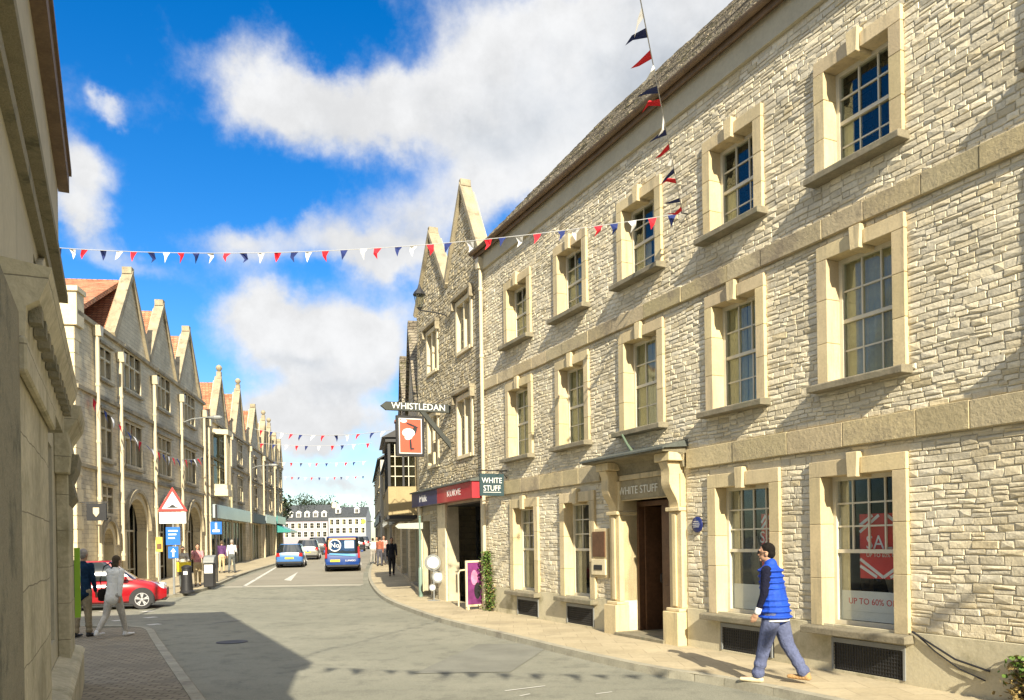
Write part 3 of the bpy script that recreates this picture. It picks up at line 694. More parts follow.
# fixtures on it: things of their own
t = thing('notice_case', 'stone framed wall notice case with dark board and a letter slot beside the doorway', 'notice case', S(5.76, -.0, 1.2), SROT)
mb = MB(M['honey']); mb.box(-.31, .31, -.05, .02, -.05, .92); mb.build('frame', t, bevel=.008)
MB(M['wood']).box(-.23, .23, -.075, -.05, .36, .86).build('board', t, bevel=.004)
m2 = MB(M['pale_trim']); m2.box(-.26, .26, -.085, -.05, .0, .31); m2.build('letter_plate', t, bevel=.006)
MB(M['black']).box(-.15, .15, -.095, -.086, .1, .2).build('slot', t)
o = MB(M['navy']).lathe([(0, 0), (.125, 0), (.13, .01), (.11, .025), (.0, .028)], (0, 0, 0), 28, 'y', sy=1)
t = thing('wall_plaque', 'small round blue plaque on the whitewashed wall right of the doorway', 'plaque', S(8.80, -.03, 2.12), SROT)
pm = MB(paint('plaque_blue', (.012, .02, .12), .4)); pm.lathe([(.0, -.03), (.115, -.03), (.13, -.022), (.135, 0), (.0, .0)], (0, 0, 0), 28, 'y'); pq = pm.build('disc', t, smooth=True)
pm = MB(M['white'])
for k, w in enumerate((.12, .16, .17, .14)): pm.box(-w/2, w/2, -.033, -.031, .05-k*.03, .058-k*.03)
pm.build('lettering', t)
t = thing('flagpole_bracket', 'short green metal flagpole bracket leaning out above the door canopy', 'bracket', S(7.05, -.1, 3.50), SROT)
MB(paint('green_metal', (.12, .17, .12), .5)).tube([(0, .0, .0), (-.02, -.10, .14), (-.04, -.2, .32)], [.028, .026, .02]).lathe([(.07, 0), (.07, .02)], (0, 0, -.02), 12).build('socket', t)
# hanging shop sign
t = thing('hanging_sign', 'dark teal square hanging sign reading WHITE STUFF at the corner of the whitewashed building', 'sign', S(1.38, 0, 3.0), SROT)
teal = paint('teal_sign', (.025, .055, .065), .5)
m2 = MB(teal); m2.box(-.025, .025, -.74, -.10, .02, .56); put_text(m2, 'WHITE', .19, .0255, -.42, .39, M['white'], '+x', .001, sx=.92); put_text(m2, 'STUFF', .19, .0255, -.42, .20, M['white'], '+x', .001, sx=.92)
m2.setm(M['white']); m2.box(.0255, .0265, -.66, -.18, .10, .112); m2.build('panel', t)
MB(M['iron']).tube([(0, 0, .64), (0, -.76, .64)], .016).tube([(0, 0, .45), (0, -.08, .55), (0, -.2, .64)], .01).tube([(0, -.2, .64), (0, -.2, .55)], .006).tube([(0, -.64, .64), (0, -.64, .55)], .006).build('bracket', t)
# downpipe at the corner
t = thing('downpipe', 'cream painted rainwater pipe running down the corner of the whitewashed building', 'drainpipe', S(.14, -.10, .1), SROT)
mb = MB(M['pipe']); mb.tube([(0, 0, 0), (0, 0, 9.1)], .05, 10); mb.build('pipe', t, smooth=True)
mb = MB(M['pipe']); mb.prism([(-.11, 9.2), (.11, 9.2), (.07, 8.92), (-.07, 8.92)], -.1, .09); mb.build('hopper', t)
for k in range(5): MB(M['pipe']).lathe([(.064, -.04), (.066, 0), (.064, .04)], (0, 0, 1.4+k*1.75), 12).build('collar', t)
# climber at the corner and weeds at the right
def climber(name, label, origin, w, h, n, seed, brown=.2, sway=.1):
    r = random.Random(seed); t = thing(name, label, 'climbing plant', origin, SROT)
    st = MB(M['bark'])
    for k in range(5): 
        x = r.uniform(-w*.4, w*.4); st.tube([(x, -.02, 0), (x+r.uniform(-.1, .1), -.06, h*.4), (x+r.uniform(-.15, .15), -.04, h*.85)], [.012, .008, .003], 5)
    st.build('stem', t)
    lf = MB(M['leaf'], mat('dry_leaf', (.26, .19, .07), .8, .3, 8, 30, 0))
    for k in range(n):
        z = h*(r.random()**.8); ww = w*(.35+.65*math.sin(min(1, (1-z/h)*1.4+.2)*1.9)); x = r.gauss(0, ww*.35)+sway*math.sin(z*4); y = -abs(r.gauss(.04, .07))-.02
        s = r.uniform(.02, .045); a = Vector((r.gauss(0, 1), r.gauss(0, 1), r.gauss(0, .6))).normalized(); b = a.cross(Vector((r.random(), r.random(), r.random()))).normalized()
        c = Vector((x, y, z)); lf.c = 1 if r.random() < brown*(1.5-z/h) else 0
        lf.face([c-a*s, c+b*s*.6, c+a*s, c-b*s*.6])
    lf.build('foliage', t, recalc=False); return t
climber('wall_climber', 'bright green climber growing up the corner of the whitewashed building', S(.38, -.04, .1), .42, 1.55, 1500, 4)
climber('wall_weed', 'straggly brown and green climber at the foot of the wall at the right edge', S(14.15, -.03, .02), .34, .60, 800, 9, .8, .05)
t = thing('wall_cable', 'black cable drooping across the pale plinth below the last window', 'cable', S(12.8, -.05, .75), SROT)
MB(M['black']).tube([(0, -.01, 0), (.25, -.012, -.12), (.55, -.014, -.26), (.95, -.012, -.34)], .012, 6).tube([(.02, -.01, .0), (.3, -.012, -.2), (.6, -.014, -.36), (.9, -.012, -.45)], .009, 6).build('wire', t)

# ================================================================ gabled stone building (public house end)
GTH = math.atan2(-.9245, .381); GO = Vector((-3.08, 26.9, 0))
GM = Matrix.Translation(GO) @ Matrix.Rotation(GTH, 4, 'Z')
def Q(u, y, z): return GM @ Vector((u, y, z))
def gabled_building():
    B = thing('gabled_building', 'tall narrow stone building with twin steep gables beside the whitewashed one', 'building', GO, GTH)
    L = 6.22; gab = [(3.32, L, 4.85, 11.75, 9.45), (0, 3.32, 1.75, 11.55, 9.45)]
    W = []
    holes = []; outer = []
    def mullioned(a, b, z0, z1, n=2):
        mb = MB(M['pale_trim']); fw = .14
        mb.box(a, a+fw, -.05, .2, z0, z1); mb.box(b-fw, b, -.05, .2, z0, z1); mb.box(a+fw, b-fw, -.05, .2, z1-fw, z1); mb.box(a+fw, b-fw, -.07, .2, z0, z0+.1)
        for k in range(1, n): x = a+(b-a)*k/n; mb.box(x-.05, x+.05, -.03, .2, z0+.1, z1-fw)
        w = mb.build('window', B, bevel=.006)
        h = MB(M['coping']); h.box(a-.12, b+.12, -.16, 0, z1+.05, z1+.15); h.box(a-.12, a-.02, -.15, 0, z1-.2, z1+.048); h.box(b+.02, b+.12, -.15, 0, z1-.2, z1+.048); h.build('hood_mould', w, bevel=.006)
        MB(M['glass']).box(a+fw, b-fw, .12, .125, z0+.1, z1-fw).build('glass', w)
        l = MB(M['frame_white'])
        for k in range(n):
            x0 = a+(b-a)*k/n+(fw if k == 0 else .05); x1 = a+(b-a)*(k+1)/n-(fw if k == n-1 else .05)
            l.box(x0, x0+.03, .1, .14, z0+.1, z1-fw); l.box(x1-.03, x1, .1, .14, z0+.1, z1-fw)
            for q in range(1, 4): z = z0+.1+(z1-fw-z0-.1)*q/4; l.box(x0+.03, x1-.03, .105, .135, z-.01, z+.01)
        l.build('casement', w)
        MB(M['dark']).box(a, b, .5, .52, z0, z1).build('room_wall', w)
        holes.append((a+fw*.5, b-fw*.5, z0+.05, z1-fw*.5)); outer.append((a, b, z0, z1))
    mullioned(4.15, 5.55, 7.2, 8.75); mullioned(1.15, 2.4, 7.2, 8.65); mullioned(4.1, 5.5, 4.25, 6.05); mullioned(1.1, 2.35, 4.25, 6.0)
    shop = (3.0, 6.08, 0, 3.0); holes.append(shop); outer.append(shop); outer.append((0, L, 3.02, 3.55))
    side = (.35, 1.1, .1, 2.6); holes.append(side); outer.append((.2, 1.25, .1, 2.75))
    mb = MB(M['tan_mortar']); wall_cells(mb, 0, L, -.3, 9.45, holes, .35, .006)
    for a, b, pk, zp, zb in gab: mb.prism([(a, zb), (b, zb), (pk, zp)], .006, .35)
    mb.build('wall', B)
    st = MB(M['tan_rubble'])
    rubble(st, 0, L, .0, 9.45, outer, .07, .13, .12, .32, (.008, .022), .15, seed=21, warm=.1, wob=.02)
    for i, (a, b, pk, zp, zb) in enumerate(gab):
        def clip(z, a=a, b=b, pk=pk, zp=zp, zb=zb):
            t = min(1, (z-zb)/(zp-zb)); return (a+(pk-a)*t+.05, b+(pk-b)*t-.05)
        rubble(st, a, b, zb, zp-.15, [], .07, .13, .12, .3, (.008, .022), .15, clip=clip, seed=31+i, warm=.1)
    st.build('stonework', B, recalc=False)
    for a, b, pk, zp, zb in gab:
        c = MB(M['coping'])
        for e in (a, b):
            d = Vector((pk-e, zp-zb)); n = Vector((-d.y, d.x)).normalized()*(.16 if e == a else -.16)
            c.prism([(e, zb), (pk, zp), (pk+n.x*0, zp+.22), (e+n.x, zb+n.y)], -.10, .24)
        c.prism([(pk-.1, zp+.1), (pk+.1, zp+.1), (pk+.07, zp+.30), (pk-.07, zp+.30)], -.08, .22)
        c.build('gable_coping', B, bevel=.008)
        rf = MB(M['stonetile']); zr = zb+1.0; rf.face([(a, .46, zb-.05), (pk, .46, zr), (pk, 7, zr), (a, 7, zb-.05)]); rf.face([(b, .46, zb-.05), (pk, .46, zr), (pk, 7, zr), (b, 7, zb-.05)]); rf.build('roof', B)
    e = MB(M['row_wall2']); e.box(0, .3, .37, 7, -.3, 9.44); e.box(L-.3, L, .37, 7, -.3, 9.44); e.box(.3, L-.3, 6.7, 7, -.3, 9.44)
    e.prism([(0, 9.44), (3.32, 9.44), (1.75, 10.4)], 6.7, 6.98); e.prism([(3.32, 9.44), (L, 9.44), (4.85, 10.4)], 6.7, 6.98); e.build('rear_wall', B)
    # shop front
    f = MB(paint('fascia_navy', (.022, .028, .11), .5)); f.box(.15, 3.02, -.32, 0, 3.06, 3.5); put_text(f, 'Milk', .30, 1.5, -.322, 3.28, M['white'], ext=.002, sx=1.7)
    f.setm(paint('fascia_red', (.42, .022, .035), .5)); f.box(3.022, 6.15, -.322, 0, 3.058, 3.502); put_text(f, 'KURVE', .27, 4.6, -.325, 3.28, M['white'], ext=.002, sx=1.5)
    f.setm(M['lead']); f.prism([(-.38, 3.505), (0, 3.505), (0, 3.65), (-.38, 3.54)], .1, 6.2, 'x'); f.build('fascia', B)
    for a, b in ((2.2, 2.98), (6.085, 6.2), (.05, .33)): p = MB(M['pale_trim']); p.box(a, b, -.07, .0, .0, 3.05); p.build('pier', B, bevel=.01)
    sf = MB(M['black']); sf.box(3.02, 6.06, .9, .98, 2.55, 2.98); sf.box(3.02, 6.06, .9, .98, .1, .45)
    for x in (3.02, 3.9, 4.8, 5.2, 6.0): sf.box(x, x+.06, .9, .98, .45, 2.55)
    sf.box(3.0, 6.08, .02, .9, 2.96, 3.0); sf.build('shop_front', B)
    MB(M['shopglass']).box(3.02, 6.06, .935, .94, .45, 2.55).build('shop_window', B)
    mm = MB(paint('inner_red', (.22, .03, .03), .6)); mm.box(3.05, 3.95, 1.1, 1.14, .4, 1.3); mm.setm(mat('notice_paper', (.4, .45, .42), .8)); mm.box(3.6, 3.85, .895, .899, 1.3, 1.95); mm.box(5.1, 5.25, .895, .899, 1.6, 2.1)
    mm.setm(M['dark']); mm.box(2.9, 6.1, 3.2, 3.24, 0, 3); mm.setm(M['grey']); mm.box(3.3, 5.8, 2.4, 2.6, .1, 1.2); mm.build('shop_interior', B)
    mm = MB(M['brown_dark']); mm.box(.35, 1.1, .2, .24, .1, 2.6); mm.build('side_door', B)
    return B
gabled_building()
# pub sign on its beam
t = thing('beam_sign', 'dark timber beam with white lettering on a brace over the pavement', 'sign beam', Q(3.45, 0, 5.7), GTH)
mb = MB(mat('beam_timber', (.045, .05, .045), .7, .2, 4, 20)); mb.box(-.05, .05, -1.95, .0, .02, .26); mb.prism([(-1.95, .02), (-2.1, .14), (-1.95, .26)], -.05, .05, 'x')
b_ = mb.build('beam', t); mb = MB(M['white']); put_text(mb, 'WHISTLEDAN', .26, .052, -.98, .145, M['white'], '+x', .002, sx=1.0); mb.build('lettering', t)
MB(mat('beam_timber', (.05, .05, .045))).prism([(-.95, .02), (-.78, .02), (0, -.85), (0, -1.05)], -.04, .04, 'x').build('brace', t)
MB(M['iron']).tube([(0, 0, .5), (0, -.5, .26)], .012).build('stay', t); MB(M['iron']).tube([(0, -1.0, .26), (0, -1.15, .4), (0, -1.3, .28), (0, -1.45, .42), (0, -1.6, .26)], .012).build('scrollwork', t)
t = thing('inn_sign', 'red framed hanging sign with a dancing figure below the lettered timber beam', 'sign', Q(3.45, -1.24, 5.6), GTH)
mb = MB(M['black']); mb.box(-.04, .04, -.42, .42, -1.2, -.02); mb.build('frame', t, bevel=.008)
orange = mat('sign_red', (.66, .085, .045), .5, .06, 4, 20, 0)
mb = MB(M['white']); mb.box(.041, .045, -.34, .34, -1.12, -.10); mb.setm(orange); mb.box(.046, .049, -.315, .315, -1.095, -.125)
def ell(mb, cy, cz, ry, rz, x=.052, a=0, n=18):
    pts = []
    for k in range(n):
        p = Vector((ry*math.cos(2*math.pi*k/n), rz*math.sin(2*math.pi*k/n))); ca, sa = math.cos(a), math.sin(a)
        pts.append((x, cy+p.x*ca-p.y*sa, cz+p.x*sa+p.y*ca))
    mb.face(pts)
mb.setm(M['white']); ell(mb, -.06, -.52, .19, .13, .053); ell(mb, -.2, -.18, .10, .05, .053); ell(mb, -.06, -.64, .12, .08, .054, .3)
mb.setm(M['black']); ell(mb, .12, -.45, .07, .14, .0515, -.3); ell(mb, .0, -.86, .035, .18, .0515, .05); ell(mb, .05, -.30, .20, .03, .055, -.35); ell(mb, .06, -.98, .05, .03, .0525)
mb.build('picture', t, recalc=False)
MB(M['iron']).tube([(0, -.3, 0), (0, -.3, .12)], .01).tube([(0, .3, 0), (0, .3, .12)], .01).build('chain', t)
t = thing('wall_lantern', 'black wall lantern on a long iron bracket between the two gables', 'lantern', Q(3.30, 0, 8.75), GTH)
MB(M['iron']).tube([(0, 0, -.1), (0, -.3, -.05), (0, -.85, -.02)], .02).tube([(0, 0, -.7), (0, -.05, -.1), (0, -.3, -.05)], .015).build('bracket', t)
mb = MB(M['iron']); mb.lathe([(.03, -.02), (.06, .02), (.09, .05)], (0, -.85, 0), 8); mb.lathe([(.20, .42), (.16, .50), (.06, .62), (.02, .74)], (0, -.85, 0), 8)
for k in range(4): a = k*math.pi/2+.78; mb.tube([(.1*math.cos(a), -.85+.1*math.sin(a), .05), (.18*math.cos(a), -.85+.18*math.sin(a), .43)], .008, 5)
mb.build('lantern_frame', t); MB(M['glass']).lathe([(.085, .055), (.165, .41)], (0, -.85, 0), 4).build('glass', t)
# pavement furniture in front of it
t = thing('circle_sign', 'stand with three round white discs at the foot of the gabled building', 'sign stand', Q(2.55, -.32, .1), GTH)
mb = MB(M['grey']); mb.tube([(0, 0, 0), (0, 0, 1.1)], .02); mb.lathe([(.2, 0), (.2, .03), (.03, .05)], (0, 0, 0), 14); mb.build('post', t)
for (dy, z, r_) in ((-.02, 1.18, .25), (.10, .74, .19), (-.04, .42, .11)):
    mb = MB(M['grey']); mb.lathe([(0, -.02), (r_, -.02), (r_, .02), (0, .02)], (0, dy*1.3, z), 24, 'x'); rr = mb.build('disc_rim', t)
    mb = MB(M['white']); mb.lathe([(0, .0), (r_*.72, .0), (r_*.72, .006), (0, .006)], (.0215, dy*1.3, z), 24, 'x'); mb.build('disc', rr)
t = thing('display_board', 'tall framed board with a purple and dark poster in front of the shop entrance', 'poster board', Q(6.05, -.24, .1), GTH+.15)
mb = MB(M['pale_trim']); mb.box(-.03, .03, -.28, .22, .08, 1.30); mb.box(-.06, .06, -.26, -.2, 0, .08); mb.box(-.06, .06, .14, .2, 0, .08); mb.build('frame', t, bevel=.006)
mb = MB(mat('purple_print', (.16, .03, .13), .5, .4, 3, 8, 0)); mb.box(.031, .034, -.24, .18, .14, 1.25); mb.setm(mat('pink_print', (.55, .2, .33), .5, .4, 3, 8, 0)); ell(mb, -.04, .85, .1, .2, .036); mb.setm(M['black']); ell(mb, .05, .5, .1, .22, .0375); mb.build('poster', t)
t = thing('metal_hoop', 'bent steel hoop barrier standing left of the poster board', 'barrier', Q(4.9, -.02, .1), GTH)
MB(M['pipe']).tube([(0, -.3, 0), (0, -.3, .9), (0, -.25, 1.0), (0, .3, 1.05), (0, .35, .98), (0, .35, 0)], .025).build('hoop', t); MB(M['shopglass']).box(-.006, .006, -.27, .32, .15, .95).build('panel', t)
P0 = Vector((-2.98, 25.95, .1+g(26)))
t = thing('finger_post', 'slim green post with a pale pointing arm at the edge of the gabled building', 'signpost', P0, 0)
MB(paint('post_green', (.16, .24, .20), .5)).tube([(0, 0, 0), (0, 0, 2.55)], [.045, .035]).lathe([(.07, 0), (.07, .9), (.05, .95)], (0, 0, 0), 10).lathe([(.03, 0), (.05, .04), (.0, .1)], (0, 0, 2.55), 10).build('post', t, smooth=True)
MB(paint('arm_paint', (.38, .40, .35), .5)).prism([(0, 2.2), (-.7, 2.22), (-.8, 2.3), (-.7, 2.38), (0, 2.40)], -.015, .015).prism([(.02, 2.2), (.1, 2.2), (.1, 2.4), (.02, 2.4)], -.03, .02).build('arm', t)
# ================================================================ generic stone street building
def street_building(name, label, O, th, L, D, eave, ridge, wall, roof, wins, gables=(), doors=(), strings=(), pipes=(), fascias=(), chimneys=(), finial=False, trim='pale_trim', gr_back=True, zb=-.8, parapet=0, arches=(), detail=True, ends='wall', cat='building', dormers=(), flatroof=None, cop='coping'):
    B = thing(name, label, cat, O, th)
    T = M[trim]; holes = []
    for a, b, z0, z1, n in wins:
        holes.append((a, b, z0, z1)); fw = .11
        mb = MB(T); mb.box(a-fw, a, -.04, .12, z0-.08, z1+fw); mb.box(b, b+fw, -.04, .12, z0-.08, z1+fw); mb.box(a, b, -.04, .12, z1, z1+fw)
        mb.box(a, b, -.07, .12, z0-.1, z0)
        for k in range(1, n): x = a+(b-a)*k/n; mb.box(x-.055, x+.055, -.01, .14, z0, z1)
        if n > 1: mb.box(a, b, .001, .13, z0+(z1-z0)*.66-.04, z0+(z1-z0)*.66+.04)
        w = mb.build('window', B)
        if detail:
            MB(M['coping']).box(a-.2, b+.2, -.15, .0, z1+fw+.002, z1+fw+.09).build('hood_mould', w)
            MB(M['coping']).box(a-.16, b+.16, -.14, -.041, z0-.2, z0-.101).build('sill', w)
        g_ = MB(M['glass']); g_.box(a, b, .16, .165, z0, z1); g_.setm(M['dark']); g_.box(a-.05, b+.05, .6, .62, z0-.05, z1+.05)
        g_.setm(M['curtain']); 
        if (int(a*7+z0*3)) % 3 == 0: g_.box(a, a+(b-a)*.3, .25, .26, z0, z1)
        g_.build('glass', w)
        if n == 1:
            c = MB(M['frame_white']); c.box(a, b, .12, .16, (z0+z1)/2-.03, (z0+z1)/2+.03); c.box((a+b)/2-.015, (a+b)/2+.015, .125, .157, z0, z1); c.build('sash_frame', w)
    for a, b, z0, z1 in doors: holes.append((a, b, z0, z1))
    for a, b, zs, zt in arches: holes.append((a, b, 0, zt+.0))
    mb = MB(wall); wall_cells(mb, 0, L, zb, eave, holes, .4)
    for a, b, pk, zp in gables: mb.prism([(a, eave), (b, eave), (pk, zp)], .0, .4)
    for a, b, zs, zt in arches:      # spandrels above a round-headed opening
        c = (a+b)/2; rr = (b-a)/2; n = 14
        for s in (-1, 1):
            pts = [(c+s*rr, zt)]+[(c+s*rr*math.cos(k*math.pi/2/n), zs+(zt-.02-zs)*math.sin(k*math.pi/2/n)) for k in range(n+1)]+[(c, zt)]
            mb.prism(pts, .0, .4)
    mb.build('wall', B)
    for a, b, zs, zt in arches:
        c = (a+b)/2; rr = (b-a)/2; n = 16
        am = MB(M['coping'])
        for k in range(n):
            t0, t1 = math.pi*k/n, math.pi*(k+1)/n
            P = lambda t, e: (c+(rr+e)*math.cos(t), zs+(zt-.02-zs+e)*math.sin(t))
            am.prism([P(t0, .22), P(t1, .22), P(t1, .36), P(t0, .36)], -.16, .0); am.setm(T); am.prism([P(t0, -.05), P(t1, -.05), P(t1, .22), P(t0, .22)], -.05, .0); am.setm(M['coping'])
        am.setm(T); am.box(a-.2, a+.05, -.05, .4, 0, zs); am.box(b-.05, b+.2, -.05, .4, 0, zs)
        ao = am.build('arch', B)
        dm = MB(M['wood']); dm.box(c-rr, c+rr, .55, .6, 0, zs-.05); dm.setm(M['frame_white'])
        for k in range(5): x = c-rr+.05+(2*rr-.1)*k/4; dm.box(x-.03, x+.03, .5, .55, .3, zt-.1)
        dm.box(a, b, .5, .55, zs-.04, zs+.04); dm.box(a, b, .5, .55, .9, .96); dm.setm(M['glass']); dm.box(a, b, .53, .535, .3, zt); dm.setm(M['dark']); dm.box(a-.1, b+.1, 1.2, 1.22, 0, zt+.1)
        dm.build('arch_door', B)
    for a, b, z0, z1 in doors:
        d = MB(M['glass']); d.box(a, b, .25, .255, z0, z1); d.setm(M['dark']); d.box(a-.1, b+.1, 1.3, 1.32, z0, z1); d.setm(M['frame_white'])
        n = max(1, round((b-a)/1.1))
        for k in range(n+1): x = a+(b-a)*k/n; d.box(x-.04, x+.04, .2, .27, z0, z1)
        d.setm(M['curtain'])
        for k in range(n):
            if k % 2 == 0: x = a+(b-a)*(k+.5)/n; d.lathe([(.12, z0+.3), (.2, z0+1.0), (.14, z0+1.6)], (x, .8, 0), 8)
        d.build('shop_window', B)
    for z, p_, h in strings:
        cuts = [(a-.02, b+.02) for a, b, z0, z1 in holes if z0 < z+h and z1 > z]
        s = MB(M['coping'])
        for a, b in split(0, L, cuts): s.box(a, b, -p_, 0, z, z+h)
        s.build('string_course', B)
    for u, zt in pipes:
        pb = MB(M['pipe']); pb.tube([(u, -.13, zb+.8), (u, -.13, zt)], .07, 8); pb.prism([(u-.2, zt+.35), (u+.2, zt+.35), (u+.1, zt-.02), (u-.1, zt-.02)], -.3, -.02)
        k = 1.6
        while k < zt: pb.lathe([(.09, k-.05), (.09, k+.05)], (u, -.13, 0), 8); k += 2.1
        pb.build('downpipe', B)
    for a, b, z0, z1, m_, txt, tm, pj in fascias:
        f = MB(m_); f.box(a, b, -pj, 0, z0, z1)
        if txt: put_text(f, txt, (z1-z0)*.6, (a+b)/2, -pj-.003, (z0+z1)/2, tm, '-y', .003)
        f.build('fascia', B)
    # roof
    r = MB(roof)
    if gables and gr_back:
        for i, (a, b, pk, zp) in enumerate(gables):
            a2 = a; za = eave
            r.prism([(a2, za), (pk, zp-.12), (pk, zp-.3), (a2+.1, za-.2)], .41, D-.02, 'y'); r.prism([(b, za), (pk, zp-.12), (pk, zp-.3), (b-.1, za-.2)], .41, D-.02, 'y')
        xs = split(0, L, [(a, b) for a, b, _, _ in gables])
        for a, b in xs: r.box(a, b, .41, D, eave-.3, eave-.15)
    elif flatroof: r.box(0, L, .41, D, eave-.3, eave-.1)
    else:
        r.prism([(-.25, eave-.02), (-.25, eave+.1), (D/2, ridge), (D+.25, eave+.1), (D+.25, eave-.02), (D/2, ridge-.2)], -.05 if not flatroof else 0, L+.05, 'x')
    r.build('roof', B)
    for a, b, pk, zp in gables:
        c = MB(M[cop])
        for e in (a, b):
            d = Vector((pk-e, zp-eave)); n = Vector((-d.y, d.x)).normalized()*(.22 if e == a else -.22)
            c.prism([(e, eave-.05), (pk, zp-.05), (pk, zp+.28), (e+n.x, eave+n.y+.1)], -.12, .30)
        if finial:
            c.box(pk-.14, pk+.14, -.1, .18, zp+.1, zp+.55); c.lathe([(.05, zp+.55), (.16, zp+.68), (.2, zp+.8), (.14, zp+.93), (.02, zp+1.0)], (pk, .04, 0), 10)
        else: c.box(pk-.17, pk+.17, -.1, .28, zp+.12, zp+.40)
        c.build('gable_coping', B)
    e = MB(wall); rp = [(0.41, zb), (D, zb), (D, eave)]+([(D/2, ridge-.1)] if not (gables and gr_back or flatroof) else [])+[(.41, eave)]
    e.prism(rp, 0, .35, 'x'); e.prism(rp, L-.35, L, 'x'); e.box(.35, L-.35, D-.35, D-.01, zb, eave-.05)
    if gables and gr_back:
        for a, b, pk, zp in gables: e.prism([(a, eave-.1), (b, eave-.1), (pk, zp-.3)], D-.3, D-.03)
    e.build('rear_wall', B)
    for u, y, w, z0, z1, m_, pots in chimneys:
        c = MB(m_); c.box(u-w/2, u+w/2, y-.3, y+.3, z0, z1); c.box(u-w/2-.07, u+w/2+.07, y-.37, y+.37, z1, z1+.15); co = c.build('chimney', B)
        for k in range(pots):
            x = u-w/2+w*(k+.5)/pots; MB(M['redtile']).lathe([(.13, z1+.15), (.1, z1+.6), (.12, z1+.62)], (x, y, 0), 8).build('chimney_pot', co)
    for u, z, sz in dormers:
        d = MB(M['white']); d.box(u-sz/2, u+sz/2, .6, 2.6, z, z+sz*.9); d.prism([(u-sz/2-.12, z+sz*.9), (u+sz/2+.12, z+sz*.9), (u, z+sz*1.35)], .45, 2.7); d.setm(M['dark']); d.box(u-sz*.3, u+sz*.3, .58, .6, z+.12, z+sz*.8); d.setm(M['white']); d.box(u-.03, u+.03, .56, .58, z+.12, z+sz*.8)
        d.build('dormer', B)
    return B
# ---------------- left row
LT = R(98.2)
def LP(u, off=0.0): return Vector((-15.03-.1426*u+.99*off, 27.66+.99*u+.1426*off, 0))
P3 = lambda c: (c-1.15, c+1.15)
wins = []
for c in (6.1, 10.65, 15.5):
    a, b = P3(c); wins += [(a+.1, b-.1, 8.45, 9.95, 3), (a+.1, b-.1, 5.3, 7.0, 3)]
wins += [(2.35, 3.5, 8.35, 9.45, 2), (2.35, 3.5, 5.3, 7.0, 2), (2.4, 3.5, 3.2, 4.2, 2)]
L1 = street_building('gabled_row_building', 'long tan stone building with three tall gables, orange tiled roof and arched ground floor openings', LP(0), LT, 18.7, 9, 10.1, 13.2, M['row_wall'], M['redtile'], wins,
    gables=[(3.9, 8.3, 6.1, 13.25), (8.4, 12.9, 10.65, 13.25), (13.3, 17.8, 15.5, 13.3)], strings=[(7.45, .12, .14), (10.0, .14, .16), (4.75, .1, .12)], pipes=[(1.8, 9.7), (4.3, 9.3), (8.8, 9.3), (13.4, 9.3), (18.3, 9.3)],
    arches=[(5.0, 7.8, 2.6, 4.0), (9.6, 12.3, 2.6, 4.0), (14.6, 17.6, 2.7, 4.1), (2.35, 3.55, 2.0, 2.7)], zb=-.3)
mb = MB(M['redtile']); mb.prism([(.36, 10.0), (6.05, 13.05), (6.05, 12.85), (.36, 9.8)], .42, 8.9, 'y'); mb.build('side_roof', L1)
mb = MB(M['pale_trim']); mb.box(-.12, .55, -.14, .55, 9.6, 10.75); mb.box(-.2, .62, -.2, .62, 10.75, 10.92); mb.box(-.06, .0, .4, 8.9, 9.9, 10.2)
for k in range(20):
    w = .55 if k % 2 else .35; mb.box(-.03, w, -.03, -.002, .2+k*.47, .2+k*.47+.45); mb.box(-.03, -.002, -.03, w, .2+k*.47, .2+k*.47+.45)
mb.build('corner_quoins', L1)
mb = MB(M['coping']); mb.lathe([(.2, 13.0), (.16, 13.4), (.1, 13.5), (.24, 13.75), (.26, 13.9), (.16, 14.1), (.08, 14.2), (.12, 14.3), (.02, 14.4)], (6.1, 4.6, 0), 12); mb.build('finial', L1, smooth=True)
LTM = Matrix.Translation(LP(0)) @ Matrix.Rotation(LT, 4, 'Z')
# side door with blue arch on the end wall, hanging black sign
t = thing('arched_awning', 'dark blue arched shop awning on the end wall facing the side street', 'awning', LTM @ Vector((-.02, 1.0, 0)), LT)
mb = MB(paint('awning_blue', (.012, .10, .16), .5))
n = 10; prof = [(-.9*math.cos(k*math.pi/n)*1.0, 3.2+.8*math.sin(k*math.pi/n)) for k in range(n+1)]
mb.prism([(-.9, 2.2)]+prof+[(.9, 2.2)], -.7, -.02, 'x'); mb.build('canopy', t)
MB(paint('door_blue', (.008, .05, .09), .4)).box(-.04, .0, -.8, .8, .1, 2.2).build('door', t)
t = thing('square_sign', 'black square hanging sign with pale shield on the corner of the gabled row', 'sign', LTM @ Vector((.35, 0, 2.85)), LT)
mb = MB(M['black']); mb.box(-.04, .04, -.85, -.2, 0, .6); mb.setm(M['curtain']); mb.prism([(-.62, .45), (-.42, .45), (-.42, .25), (-.52, .12), (-.62, .25)], -.05, -.041, 'x'); mb.build('panel', t); MB(M['iron']).box(-.02, .02, -.9, 0, .62, .66).build('bracket', t)
